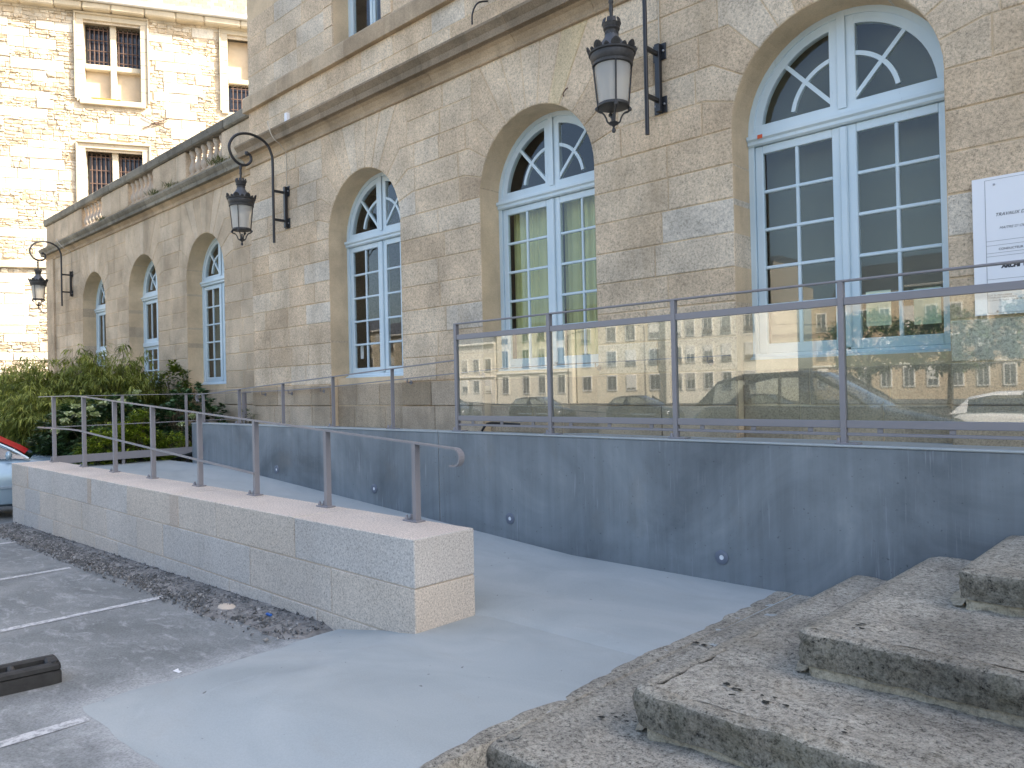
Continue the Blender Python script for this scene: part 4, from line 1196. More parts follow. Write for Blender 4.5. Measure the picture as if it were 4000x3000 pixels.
# ------------------------------------------------------------------ lanterns (local: wall at y=0, outwards -y, z from the arm plate)
def make_lantern(label, loc):
    t = thing('wall_lantern', label, 'lantern', (0, 0, 0), 'wrought iron lanterns on the facades')
    b = MB(); sp = [(0, -.28, -.68), (0, -.28, -.2), (0, -.28, .3), (0, -.28, .76), (0, -.30, .90), (0, -.38, 1.05), (0, -.55, 1.145), (0, -.78, 1.16), (0, -.98, 1.07), (0, -1.085, .88), (0, -1.03, .70), (0, -.90, .605), (0, -.77, .615), (0, -.69, .70), (0, -.70, .79), (0, -.765, .82)]
    b.tube(catmull(sp, 6), .024, 10, ref=(1, 0, 0))
    k = len(b.v); b.lathe([(.0, -.04), (.03, -.03), (.04, 0), (.03, .03), (0, .04)], 10); b.xform(Matrix.Translation((0, -.765, .815)), k)
    b.build('scroll_arm', M['black'], t, smooth=45)
    b = MB(); b.cbox(-.03, .03, -.07, -.012, -.38, .36, .004); b.build('wall_bar', M['black'], t)
    for z in (-.26, .25):
        b = MB(); b.cbox(-.02, .02, -.28, -.06, z - .022, z + .022, .004); b.build('strut', M['black'], t)
    for z in (-.30, .28):
        b = MB(); b.cbox(-.08, .08, -.012, .004, z - .09, z + .09, .003); pl = b.build('wall_plate', M['black'], t)
        for s in (-1, 1):
            b = MB(); k = len(b.v); b.lathe([(.013, 0), (.013, .014), (.006, .02)], 8); b.xform(Matrix.Translation((s * .055, -.012, z)) @ Matrix.Rotation(math.radians(90), 4, 'X')); b.build('bolt', M['galv'], pl)
    A = (0, -.885, 0)
    b = MB(); b.lathe([(.012, .62), (.02, .60), (.016, .57), (.024, .55), (.026, .52), (.018, .51), (.022, .46), (.024, .44), (.018, .42), (.016, .36), (.02, .33)], 12, A); b.build('hanger', M['cast'], t, smooth=50)
    # crowned neck
    b = MB(); b.lathe([(.068, .19), (.066, .22), (.07, .23), (.078, .235), (.085, .25), (.08, .26), (.088, .275), (.095, .30), (.09, .302), (.07, .27), (.0, .265)], 20, A)
    for i in range(10):
        a = 2 * math.pi * i / 10; k = len(b.v); b.cbox(-.018, .018, -.006, .006, 0, .055, .003)
        b.xform(Matrix.Translation((A[0] + .093 * math.cos(a), A[1] + .093 * math.sin(a), .295)) @ Matrix.Rotation(a + math.pi / 2, 4, 'Z') @ Matrix.Rotation(math.radians(-14), 4, 'X'), k)
    for i in range(14):
        a = 2 * math.pi * i / 14; k = len(b.v); b.cbox(-.006, .006, -.004, .004, 0, .03, .002)
        b.xform(Matrix.Translation((A[0] + .068 * math.cos(a), A[1] + .068 * math.sin(a), .185)) @ Matrix.Rotation(a + math.pi / 2, 4, 'Z'), k)
    b.build('crown', M['cast'], t, smooth=35)
    b = MB(); b.lathe([(.19, .0), (.185, .015), (.165, .045), (.13, .09), (.095, .135), (.072, .17), (.066, .20)], 28, A); b.build('cone_roof', M['roofmetal'], t, smooth=40)
    b = MB(); b.lathe([(.185, -.135), (.205, -.13), (.208, -.105), (.20, -.10), (.212, -.08), (.225, -.03), (.222, -.02), (.238, -.012), (.24, .0), (.232, .012), (.19, .018)], 28, A)
    band = b.build('band', M['cast'], t, smooth=35)
    b = MB()
    def palm(a, s, r):
        k = len(b.v)
        out = [(-.042, 0), (.042, 0), (.05, .02), (.038, .045), (.02, .062), (0, .07), (-.02, .062), (-.038, .045), (-.05, .02)]
        out = [(x * s, z * s) for x, z in out]
        b.prism(out, -.005, .004)
        for q in (-1, 0, 1):
            b.cbox(q * .02 * s - .004, q * .02 * s + .004, -.011, -.005, .006, .05 * s, .002)
        b.xform(Matrix.Translation((A[0] + r * math.cos(a), A[1] + r * math.sin(a), .004)) @ Matrix.Rotation(a + math.pi / 2, 4, 'Z') @ Matrix.Rotation(math.radians(24), 4, 'X'), k)
    for i in range(8): palm(2 * math.pi * i / 8 - math.pi / 2, 1.0, .228)
    for i in range(8): palm(2 * math.pi * (i + .5) / 8 - math.pi / 2, .55, .226)
    b.build('palmette_frieze', M['cast'], band)
    b = MB(); b.lathe([(.146, -.52), (.182, -.135)], 24, A); b.build('lantern_glass', M['frost'], t, smooth=40)
    b = MB(); b.lathe([(.0, -.14), (.12, -.145), (.135, -.19), (.10, -.215), (.0, -.22)], 18, A); b.build('bulb_housing', M['galv'], t, smooth=40)
    b = MB(); b.lathe([(.138, -.545), (.160, -.54), (.163, -.525), (.158, -.512), (.144, -.512), (.138, -.52)], 24, A)
    ring = b.build('bottom_ring', M['cast'], t, smooth=35)
    for i in range(4):
        a = math.radians(-52 + 90 * i + 8)
        c, s = math.cos(a), math.sin(a)
        P = lambda r, z: (A[0] + r * c, A[1] + r * s, z)
        b = MB(); b.tube([P(.157, -.53), P(.196, -.125)], .0085, 6); b.build('rib', M['cast'], t)
        b = MB(); b.tube(catmull([P(.156, -.53), P(.168, -.56), P(.15, -.585), P(.11, -.60), P(.08, -.64), P(.062, -.69), P(.03, -.70)], 4), [.011] * 12 + [.009] * 13, 6)
        k = len(b.v); b.lathe([(0, -.02), (.018, -.015), (.024, 0), (.018, .015), (0, .02)], 8, P(.166, -.56)); b.build('foot_scroll', M['cast'], t, smooth=45)
    b = MB(); b.lathe([(.0, -.80), (.015, -.795), (.022, -.775), (.016, -.755), (.009, -.745), (.014, -.73), (.05, -.71), (.056, -.70), (.04, -.688), (.016, -.68), (.012, -.60)], 14, A); b.build('finial', M['cast'], t, smooth=50)
    t.location = loc
    return t
M['roofmetal'] = simple('lantern_roof_metal', (0.075, 0.078, 0.085), 0.45, spec=0.5, obj=True)
L1 = make_lantern('large black lantern hanging between the two biggest arched windows', (-4.55, 7.195, 4.94))
L2 = copy_tree(L1); L2.location = (-12.42, 7.195, 4.95); L2['label'] = 'black lantern hanging below the end of the balustrade'
L3 = copy_tree(L1); L3.location = (-25.08, 7.375, 4.99); L3['label'] = 'farthest black lantern, against the sunlit tower'
def cable(name, label, pts, r=.008, mat='cable', cat='cable', n=5):
    b = MB(); b.tube(catmull(pts, n), r, 6); return tag(b.build(name, M[mat], smooth=60), label, cat)
cable('cable', 'cream cable looping over the cornice down to the middle lantern', [(-12.6, 6.93, 6.43), (-12.56, 6.91, 6.47), (-12.50, 6.90, 6.36), (-12.46, 6.92, 6.22), (-12.43, 6.98, 6.12), (-12.42, 7.06, 6.07), (-12.42, 7.14, 5.98), (-12.42, 7.185, 5.9), (-12.42, 7.185, 5.3)])
cable('cable', 'cream cable running down the wall to the nearest lantern', [(-4.55, 6.93, 6.45), (-4.55, 6.92, 6.3), (-4.55, 7.05, 6.08), (-4.55, 7.18, 5.94), (-4.55, 7.186, 5.7), (-4.55, 7.186, 5.3)])
cable('cable', 'cream cable hanging from the far cornice to the farthest lantern', [(-25.5, 7.1, 6.35), (-25.4, 7.1, 6.25), (-25.2, 7.2, 6.05), (-25.1, 7.35, 5.9), (-25.08, 7.365, 5.3)])
cable('cable', 'dark cable stub rising from the cornice top', [(-7.30, 7.0, 6.42), (-7.28, 6.99, 6.56), (-7.24, 7.05, 6.70), (-7.19, 7.19, 6.76)], .012, 'black')
panel('junction_box', 'small white box standing on the cornice above the middle lantern', 'box', -12.17, -12.09, 6.385, 6.54, 7.02, .06, 'white')
cable('wall_hook', 'rusty iron hook stuck in the wall below the nearest lantern', [(-5.93, 7.21, 5.13), (-5.91, 7.17, 5.15), (-5.86, 7.165, 5.19), (-5.83, 7.17, 5.20)], .008, 'rust', 'hook')

# ------------------------------------------------------------------ building site sign
sg = thing('works_sign', 'white printed works notice board fixed to the granite wall', 'sign', (-1.1, 7.17, 2.1))
b = MB(); b.cbox(-1.590, -0.60, 7.166, 7.176, 2.093, 3.208, .001); b.build('board', M['white'], sg)
b = MB()
def hl(z, x0=-1.497, x1=-.66, w=.0022): b.box(x0, x1, 7.1645, 7.1662, z - w / 2, z + w / 2)
for z in (3.184, 2.688, 2.652, 2.590, 2.564, 2.379, 2.107): hl(z)
b.box(-1.499, -1.4965, 7.1644, 7.1662, 2.107, 3.184); b.box(-.662, -.66, 7.1644, 7.1662, 2.107, 3.184)
b.build('ruled_lines', M['grayink'], sg)
def text(s, x, z, h, mat='ink', shear=0.0, bold=0.0, sx=1.0):
    c = bpy.data.curves.new('lettering', 'FONT'); c.body = s; c.size = h / .72; c.shear = shear; c.offset = bold; c.extrude = .0004
    tmp = bpy.data.objects.new('lettering_curve', c); COL.objects.link(tmp)
    me = bpy.data.meshes.new_from_object(tmp.evaluated_get(bpy.context.evaluated_depsgraph_get())); bpy.data.objects.remove(tmp)
    me.materials.clear(); me.materials.append(M[mat]); o = bpy.data.objects.new('lettering', me); COL.objects.link(o)
    o.parent = sg; o.matrix_parent_inverse = WM[sg.name].inverted(); WM[o.name] = Matrix.Identity(4)
    o.location = (x, 7.1655, z); o.rotation_euler = (math.radians(90), 0, 0); o.scale = (sx, 1, 1)
text('TRAVAUX DE M', -1.431, 2.885, .026, 'ink', .3, .0004)
text("MAITRE D' OUVRAGE", -1.404, 2.779, .020, 'ink', .3)
text("CONDUCTEUR D'OPERATION", -1.412, 2.610, .0175, 'ink', 0, .0003)
text('ARCHI', -1.394, 2.466, .030, 'ink', .12, .0035, 1.0)
text('T', -1.260, 2.466, .030, 'grayink', .12)
text('Chemin de Giberville - 61500 SEES', -1.494, 2.285, .0135, 'grayink')
text('LOT D- MENUISERIE', -1.494, 2.243, .0135, 'grayink')
text('CHARUAN MENUISERIE', -1.494, 2.224, .0135, 'grayink')
text("11, place de l'Eglise - 72600 VILLEN", -1.494, 2.204, .0135, 'grayink')
for x, z in ((-1.433, 3.144), (-1.43, 2.12)):
    b = MB(); b.lathe([(.009, 0), (.009, .004), (.004, .006)], 10); b.xform(Matrix.Translation((x, 7.166, z)) @ Matrix.Rotation(math.radians(90), 4, 'X')); b.build('screw', M['galv'], sg)

# ------------------------------------------------------------------ gravel strip, wheel stop, litter
soil = struct(grid(lambda x, y: zp(x) - .012 + .034 * sm(2.72, 2.95, y + .12 * noise.noise(Vector((x * 1.7, 0, 5)))) + .02 * sm(2.75, 3.1, y) + fnoise((x, y, 0), 3.0, .010) - .09 * sm(-5.02, -4.83, x), rng(-13.75, -4.83, .12), rng(2.72, 3.17, .065), 'soil_strip', M['soil']), 'bare soil strip along the foot of the low wall')
b = MB()
OCT = [(1, 0, 0), (-1, 0, 0), (0, 1, 0), (0, -1, 0), (0, 0, 1), (0, 0, -1)]
OF = [(0, 2, 4), (2, 1, 4), (1, 3, 4), (3, 0, 4), (2, 0, 5), (1, 2, 5), (3, 1, 5), (0, 3, 5)]
for _ in range(15000):
    x = U(-13.6, -4.95)
    dens = .35 + .65 * (.5 + .5 * noise.noise(Vector((x * .9, 3, 0))))
    if -6.1 < x: dens *= .45
    if RN.random() > dens: continue
    y = min(3.15, max(2.70, RN.gauss(2.98, .12)))
    r = U(.005, .017) * (1.7 if RN.random() < .10 else 1)
    Rm = Matrix.Rotation(U(0, 6.3), 3, Vector((U(-1, 1), U(-1, 1), U(-1, 1))).normalized())
    sc = (U(.7, 1.3), U(.7, 1.2), U(.5, .9))
    v = [Rm @ Vector((p[0] * sc[0] * U(.7, 1.2), p[1] * sc[1] * U(.7, 1.2), p[2] * sc[2] * U(.7, 1.2))) * r + Vector((x, y, zp(x) + .015 + .02 * sm(2.75, 3.1, y) + r * .25)) for p in OCT]
    b.add(v, OF, 0, U(0, .75) ** 1.2 if RN.random() < .93 else U(.8, 1))
tag(b.build('gravel', M['gravel']), 'loose dark gravel along the foot of the low wall', 'gravel', kind='stuff')
def lump(name, label, cat, x, y, z, r, mat, sc=(1, 1, .5)):
    b = MB(); n = 10
    prof = [(r, 0), (r * .95, r * sc[2] * .4), (r * .7, r * sc[2] * .8), (r * .3, r * sc[2]), (0.001, r * sc[2])]
    b.lathe(prof, n); b.v = [(p[0] * sc[0] * (1 + .3 * noise.noise(Vector(p) * 40)), p[1] * sc[1] * (1 + .3 * noise.noise(Vector(p) * 30)), p[2]) for p in b.v]
    b.xform(Matrix.Translation((x, y, z))); return tag(b.build(name, M[mat], smooth=50), label, cat)
lump('mortar_lump', 'pale lump of spilled mortar lying on the gravel', 'mortar', -6.15, 2.93, zp(-6.1) + .02, .09, 'lowmortar', (1.3, .8, .3))
panel('plastic_scrap', 'tiny bright blue plastic scrap on the soil strip', 'litter', -5.62, -5.55, zp(-5.6) + .04, zp(-5.6) + .055, 2.99, .02, 'bluescrap' if 'bluescrap' in M else (M.__setitem__('bluescrap', simple('blue_plastic', (.02, .12, .42), .4)) or 'bluescrap'))
b = MB(); b.add([(-5.02, 2.02, zp(-5) + .005), (-4.95, 2.03, zp(-5) + .005), (-4.955, 2.055, zp(-5) + .009), (-4.99, 2.047, zp(-5) + .006), (-5.03, 2.06, zp(-5) + .008)], [(0, 1, 2, 3, 4)]); o = b.build('paper_scrap', M['white']); o.modifiers.new('thickness', 'SOLIDIFY').thickness = .001
tag(o, 'white paper scrap lying on the parking surface', 'litter')
# moulded rubber fence foot / wheel stop, axis from near right to far left
ws = thing('barrier_foot', 'black recycled rubber barrier foot on the parking surface', 'barrier foot', (-5.35, 1.2, zp(-5.3)))
WS = Matrix.Translation((-5.50, 1.50, zp(-5.4))) @ Matrix.Rotation(math.radians(-97), 4, 'Z')
b = MB()
L_, W_, H_ = .86, .235, .082
pr = [(-.5, 0), (.5, 0), (.5, .5), (.495, 1), (-.495, 1), (-.5, .5)]
xs_ = [0, .03, .06, L_ - .06, L_ - .03, L_]
kk = [.88, .97, 1, 1, .97, .88]
v = []
for x, k in zip(xs_, kk):
    for y, z in pr: v.append((x, y * W_ * k, z * H_ * (k if z else 1)))
f = [(i * 6 + j, i * 6 + (j + 1) % 6, (i + 1) * 6 + (j + 1) % 6, (i + 1) * 6 + j) for i in range(5) for j in range(6)] + [(5, 4, 3, 2, 1, 0), tuple(30 + j for j in range(6))]
b.add(v, f); b.xform(WS); b.build('rubber_block', M['rubber'], ws, smooth=25)
for (a_, c_, d_, e_) in ((.004, L_ - .004, -.116, -.062), (.004, L_ - .004, .062, .116), (.004, .075, -.0615, .0615), (.235, .275, -.0615, .0615), (.565, .605, -.0615, .0615), (L_ - .075, L_ - .004, -.0615, .0615)):
    b = MB(); b.cbox(a_, c_, d_, e_, H_ - .004, H_ + .046, .012, jit=.002); b.xform(WS); b.build('socket_wall', M['rubber'], ws)
b = MB(); b.cbox(.39, .45, -.061, .061, H_ - .004, H_ + .03, .01); b.xform(WS); b.build('socket_wall', M['rubber'], ws)
for sx in (.035, L_ - .035):
    b = MB(); b.lathe([(.02, 0), (.018, .012), (.01, .016)], 10, (sx, .085, H_ + .044)); b.xform(WS); b.build('stud', M['rubber'], ws, smooth=40)

# ------------------------------------------------------------------ plants
def leaf(b, p, d, up, L, W, t, fold=.25, segs=1):
    d = d.normalized(); s = d.cross(up)
    if s.length < 1e-4: s = d.cross(Vector((1, 0, 0)))
    s.normalize(); n = s.cross(d)
    m = p + d * L * .5 - n * L * .04; e = p + d * L - n * L * .22
    b.add([p, m + s * W / 2 + n * W * fold, e, m - s * W / 2 + n * W * fold, m], [(0, 1, 4), (1, 2, 4), (2, 3, 4), (3, 0, 4)], 0, t)
def rdir():
    while 1:
        v = Vector((U(-1, 1), U(-1, 1), U(-1, 1)))
        if .05 < v.length < 1: return v.normalized()
def bamboo(label, x, y, rx, ry, h, n, zg=.25):
    t = thing('bamboo_bush', label, 'bamboo', (x, y, zg), 'bamboo clumps by the wing')
    st = MB(); lf = MB()
    for _ in range(n):
        a = U(0, 2 * math.pi); q = math.sqrt(RN.random())
        bx, by = x + rx * .45 * q * math.cos(a), y + ry * .45 * q * math.sin(a)
        reach = U(.35, 1.0); hh = h * U(.72, 1.04) * (1 - .28 * reach * q)
        ax = a + U(-.6, .6)
        P = []
        for i in range(8):
            u = i / 7; out = (u ** 2.1) * reach
            P.append(Vector((bx + rx * out * .75 * math.cos(ax), by + ry * out * .75 * math.sin(ax), zg + hh * (u - .34 * reach * u ** 4))))
        st.tube(P, [.008 - .006 * i / 7 for i in range(8)], 4, caps=False)
        for i in range(2, 8):
            for _k in range(3 if i < 7 else 4):
                o_ = P[i - 1].lerp(P[i], U(0, 1)); aa = U(0, 6.28)
                tw = o_ + Vector((math.cos(aa), math.sin(aa), U(-.2, .35))) * U(.08, .26)
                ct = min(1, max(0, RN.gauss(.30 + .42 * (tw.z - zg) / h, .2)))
                for _l in range(6):
                    p = o_.lerp(tw, U(.3, 1)); ab = aa + U(-1.3, 1.3)
                    d = Vector((math.cos(ab), math.sin(ab), U(-1.3, .05)))
                    leaf(lf, p, d, Vector((0, 0, 1)), U(.13, .25), U(.016, .027), min(1, max(0, RN.gauss(ct, .14))))
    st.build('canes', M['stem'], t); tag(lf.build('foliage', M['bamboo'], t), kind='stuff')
bamboo('tall feathery bamboo clump at the far left beside the car', -19.6, 5.4, 2.2, 1.4, 2.95, 220)
bamboo('feathery bamboo clump in front of the narrow arched window', -18.1, 6.1, 1.4, 1.0, 2.95, 190)
bamboo('outermost bamboo clump spilling towards the tower', -23.6, 5.2, 2.6, 1.5, 2.6, 190)
bamboo('low bamboo clump drooping just behind the parked car', -17.9, 4.7, 1.5, 1.0, 2.0, 150)
def leafy(name, label, cat, x, y, z, rx, ry, rz, n, mat, L, W, clump=26, group=None, stems=10, upb=.4):
    t = thing(name, label, cat, (x, y, z), group); b = MB(); s = MB()
    for _ in range(n // clump):
        v = rdir(); v.z = abs(v.z) * .9 + .05 if RN.random() < .8 else v.z * .4
        r = U(.62, 1.0) ** .6
        c = Vector((x + v.x * rx * r, y + v.y * ry * r, z + rz * .12 + v.z * rz * r))
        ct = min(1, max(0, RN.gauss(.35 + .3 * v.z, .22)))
        for _k in range(clump):
            a = U(0, 2 * math.pi); el = U(-.2, .8)
            d = Vector((math.cos(a), math.sin(a), el * upb + .1)) + v * .5
            leaf(b, c + rdir() * U(0, L * .7), d, Vector((0, 0, 1)), L * U(.7, 1.2), W * U(.7, 1.2), min(1, max(0, RN.gauss(ct, .15))), .12)
    for _ in range(stems):
        a = U(0, 6.28); s.tube([(x + .1 * math.cos(a), y + .1 * math.sin(a), z - .15), (x + rx * .3 * math.cos(a), y + ry * .3 * math.sin(a), z + rz * .4), (x + rx * .6 * math.cos(a), y + ry * .6 * math.sin(a), z + rz * .75)], [.012, .009, .004], 5)
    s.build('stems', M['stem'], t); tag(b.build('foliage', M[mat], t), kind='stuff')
    return t
def flowers(t, spots, r=.07):
    for (fx, fy, fz) in spots:
        b = MB()
        for _ in range(80):
            v = rdir(); v.z = abs(v.z) * .5
            leaf(b, Vector((fx + .06, fy, fz)) + v * r * U(.3, 1), rdir() + Vector((0, 0, .6)), Vector((0, 0, 1)), .05, .042, U(.3, 1), .1)
        b.build('flower_head', M['flower'], t)
hy = leafy('hydrangea_bush', 'dark green bush with cream flower heads behind the platform guard', 'bush', -15.65, 5.1, .1, 1.15, 1.35, 1.45, 9500, 'darkleaf', .105, .075, 22)
flowers(hy, [(-14.4, 4.66, 1.47), (-14.4, 4.15, 1.31), (-14.4, 4.23, 1.43), (-14.4, 4.54, 1.29), (-14.4, 4.07, 1.19), (-14.42, 4.46, 1.38), (-14.45, 4.34, 1.28), (-14.4, 4.97, 1.50), (-14.5, 3.95, 1.02)], .085)
hy2 = leafy('hydrangea_bush', 'dark leaved bush filling the corner by the wing wall', 'bush', -15.4, 6.6, .25, 1.2, .75, 1.5, 5200, 'darkleaf', .10, .072, 22)
flowers(hy2, [(-14.3, 5.99, 1.05), (-14.3, 6.18, 1.19), (-14.45, 5.25, 1.66)], .07)
leafy('hydrangea_bush', 'dark leaved bush spreading left behind the parked car', 'bush', -17.0, 5.0, -.1, 1.3, .9, 1.15, 5200, 'darkleaf', .10, .07, 22)
leafy('choisya_shrub', 'bright yellow green shrub low behind the platform guard', 'shrub', -14.15, 4.95, .34, .32, .85, .74, 5200, 'limeleaf', .10, .036, 14)
leafy('choisya_shrub', 'upright lime green shrub tip among the dark bushes', 'shrub', -14.15, 5.2, .85, .16, .2, .48, 1000, 'limeleaf', .09, .032, 14)
leafy('choisya_shrub', 'small lime green shrub beside the concrete wall end', 'shrub', -14.15, 5.8, .3, .28, .36, .55, 1700, 'limeleaf', .085, .03, 14)
leafy('aucuba_shrub', 'glossy spotted shrub reaching up in front of an arched window', 'shrub', -16.95, 6.95, 1.1, .55, .35, 1.15, 1500, 'aucuba', .15, .055, 12)
leafy('small_weed_bush', 'small twiggy bush at the wing corner behind the handrail', 'bush', -13.75, 7.0, .75, .35, .2, .55, 420, 'weed', .07, .02, 10)
def tuft(label, x, y, z, r, n, L):
    b = MB()
    for _ in range(n):
        a = U(0, 6.28); d = Vector((math.cos(a) * .8, math.sin(a) * .8, U(.5, 1.4)))
        leaf(b, Vector((x + U(-r, r), y + U(-r, r) * .5, z)), d, Vector((0, 0, 1)), L * U(.5, 1.1), .012, U(0, 1), .1)
    return tag(b.build('weed_tuft', M['weed']), label, 'weeds', 'weeds on the wing cornice')
tuft('grassy weeds rooted on the cornice behind the middle lantern scroll', -15.15, 7.22, 6.33, .28, 150, .26)
tuft('grassy weeds on the cornice right of the middle balusters', -17.6, 7.24, 6.33, .22, 90, .22)
tuft('grassy weeds on the cornice left of the middle baluster bay', -18.5, 7.24, 6.32, .22, 90, .24)
tuft('sparse dry weeds on the cornice by the farthest balusters', -22.0, 7.22, 6.32, .22, 110, .15)

# ------------------------------------------------------------------ cars
def make_car(name, label, x, yfront, zg, paint, W=1.66, L=3.9, rotz=0.0, shade=None):
    """hatchback heading +y, nose at yfront; built in local coords x across, y along (nose at 0), z up"""
    t = thing(name, label, 'car', (0, 0, 0))
    hw = W / 2
    S = [(0.0, .30, .52, .60, .66), (-.06, .22, .60, .72, .78), (-.25, .20, .70, .80, .80), (-.55, .20, .80, .87, .83), (-1.05, .20, .90, .965, .83), (-1.25, .20, .93, .985, .83), (-2.0, .20, .95, .99, .83), (-3.0, .20, .97, 1.0, .83), (-3.6, .22, .95, .98, .81), (-3.84, .26, .82, .90, .75), (-3.9, .36, .60, .75, .66)]
    b = MB(); ring = 15; v = []
    for y, zb, zsh, zt, w in S:
        w = w * hw / .83
        half = [(0, zb), (w * .8, zb), (w * .95, zb + .05), (w * .985, zb + .2), (w, (zb + zsh) / 2 + .05), (w * .985, zsh - .04), (w * .93, zsh + .01), (w * .6, zt - .008)]
        full = half + [(0, zt)] + [(-a, c) for a, c in half[:0:-1]]
        for a, c in full[:ring + 1]: v.append((a, y, c))
    n = 16
    n = len(v) // len(S)
    f = [(i * n + k, i * n + (k + 1) % n, (i + 1) * n + (k + 1) % n, (i + 1) * n + k) for i in range(len(S) - 1) for k in range(n)]
    f += [tuple(range(n)), tuple((len(S) - 1) * n + k for k in range(n))]
    b.add(v, f); body = b
    parts = [(body, 'body', paint, 50)]
    # greenhouse
    g = MB(); G = [(-1.08, .955, .955, .72), (-1.28, 1.10, .98, .70), (-1.85, 1.42, .99, .60), (-2.2, 1.455, .99, .585), (-3.0, 1.44, 1.0, .585), (-3.45, 1.34, 1.0, .60), (-3.8, .97, .96, .68)]
    v = []
    for y, zr, zb, w in G:
        w = w * hw / .83; wb = .775 * hw / .83
        v += [(wb, y if abs(zr - zb) > .02 else y, zb), (w + .03, y, zb + (zr - zb) * .85), (w - .05, y, zr), (0, y, zr + .012), (-w + .05, y, zr), (-w - .03, y, zb + (zr - zb) * .85), (-wb, y, zb)]
    f = [(i * 7 + k, i * 7 + k + 1, (i + 1) * 7 + k + 1, (i + 1) * 7 + k) for i in range(len(G) - 1) for k in range(6)]
    g.add(v, f)
    for i in range(len(g.f)):
        sgm, k = divmod(i, 6)
        g.m[i] = 1 if (k in (0, 5) and 0 <= sgm <= 4) or (k in (2, 3) and sgm in (0, 1, 5)) else 0
        if k in (1, 4) and sgm in (0, 1): g.m[i] = 0
    parts.append((g, 'greenhouse', None, 45))
    for bb, nm, pm, smo in parts:
        o = bb.build(nm, [M[paint]] if pm else [M[paint], M['carglass']], t, smooth=smo)
    for s in (-1, 1):
        b = MB(); b.tube([(s * hw * .87, -1.10, .965), (s * hw * .84, -1.32, 1.12), (s * hw * .745, -1.86, 1.425)], .024, 6); b.build('pillar', M[paint], t)
        b = MB(); b.tube([(s * hw * .93, -2.35, .99), (s * hw * .72, -2.40, 1.44)], .026, 6); b.build('pillar', M['rubber'], t)
        b = MB(); b.lathe([(.0, -.075), (.06, -.06), (.085, 0), (.06, .06), (0, .075)], 12); b.v = [(p[0] * .75 + s * (hw + .06), p[1] * .6 - 1.36, p[2] + 1.04) for p in b.v]; b.build('wing_mirror', M[paint], t, smooth=60)
        b = MB(); b.cbox(s * (hw + .002) - .012, s * (hw + .002) + .012, -3.0, -.75, .50, .545, .006); b.build('side_strip', M['carstrip'], t)
        b = MB(); b.lathe([(.0, -.02), (.09, -.018), (.12, 0), (.09, .02), (0, .03)], 14); b.v = [(s * hw * .72 + p[0] * 1.1, -.10 - p[2] * 1.5, .62 + p[1] * .55) for p in b.v]; b.build('headlight', M['white'], t, smooth=60)
        b = MB(); b.cbox(s * hw * .985 - .015, s * hw * .985 + .015, -2.0, -1.85, .80, .83, .008); b.build('door_handle', M[paint], t)
        for y in (-.72, -3.1):
            b = MB(); b.lathe([(.19, -.09), (.27, -.09), (.295, -.06), (.295, .06), (.27, .09), (.19, .09), (.18, .05), (.18, -.05)], 24); b.xform(Matrix.Translation((s * (hw - .09), y, .295)) @ Matrix.Rotation(math.radians(90), 4, 'Y'))
            w = b.build('wheel', M['rubber'], t, smooth=40)
            b = MB(); b.lathe([(.0, s * .05), (.05, s * .055), (.15, s * .03), (.185, s * .06), (.185, s * .04), (.0, s * .02)], 20); b.xform(Matrix.Translation((s * (hw - .09), y, .295)) @ Matrix.Rotation(math.radians(90), 4, 'Y')); b.build('rim', M['galv'], w, smooth=40)
    b = MB(); b.cbox(-hw * .9, hw * .9, -.10, .035, .24, .36, .03); b.build('bumper', M[paint], t)
    b = MB(); b.tube([(-.5, -1.0, .985), (.0, -1.12, 1.0), (.35, -1.2, 1.03)], .009, 5); b.build('wiper', M['rubber'], t)
    if shade:
        b = MB(); vv = []
        for yy, zz, w_ in ((-1.17, 1.035, .58), (-1.30, 1.125, .56), (-1.58, 1.285, .53), (-1.83, 1.425, .47)):
            for q in (-1, -.5, 0, .5, 1): vv.append((q * w_, yy + .012, zz + .014 + U(-.004, .006)))
        b.add(vv, [(r * 5 + i, r * 5 + i + 1, r * 5 + 6 + i, r * 5 + 5 + i) for r in range(3) for i in range(4)])
        o = b.build('windscreen_cover', M[shade], t, smooth=20); o.modifiers.new('thickness', 'SOLIDIFY').thickness = .006
        pass
    t.location = (x, yfront, zg); t.rotation_euler = (0, 0, rotz)
    return t
M['carpaint'] = simple('pale_blue_car_paint', (0.30, 0.40, 0.47), 0.25, 0.3, 0.5)
M['carpaint2'] = simple('dark_car_paint', (0.03, 0.032, 0.036), 0.2, 0.2, 0.5)
M['carpaint3'] = simple('white_car_paint', (0.70, 0.70, 0.70), 0.25, 0.0, 0.5)
M['carglass'] = glass('car_glass', 1.5, (0.62, 0.66, 0.66), extra=.03)
M['carstrip'] = simple('car_strip', (0.22, 0.28, 0.33), 0.4)
M['redshade'] = simple('red_shade', (0.55, 0.01, 0.015), 0.45)
make_car('parked_car', 'pale blue hatchback parked at the far left beyond the low wall', -14.92, 4.84, zp(-15) + .004, 'carpaint', rotz=math.radians(-17), shade='redshade')
suv = make_car('parked_car', 'tall dark car standing behind the viewer, mirrored in the glass guard', -3.3, -3.2, zp(-5), 'carpaint2', rotz=math.radians(-90))
suv.scale = (1.1, 1.25, 1.36)
make_car('parked_car', 'white car across the car park, mirrored in the glass guard', -1.0, -8.6, zp(-2), 'carpaint3', rotz=math.radians(-90))
for cx_, lab in ((-34, 'dark car parked farthest along the kerb'), (-27, 'dark car parked second along the kerb'), (-20.5, 'dark car parked third along the kerb'), (-14, 'dark car parked nearest along the kerb')):
    make_car('parked_car', lab + ', added to darken the reflection in the glass', cx_, -24 - .1 * cx_, zp(-15), 'carpaint2', rotz=math.radians(-90))  # unseen kerb row, added so the lower part of the reflection turns dark

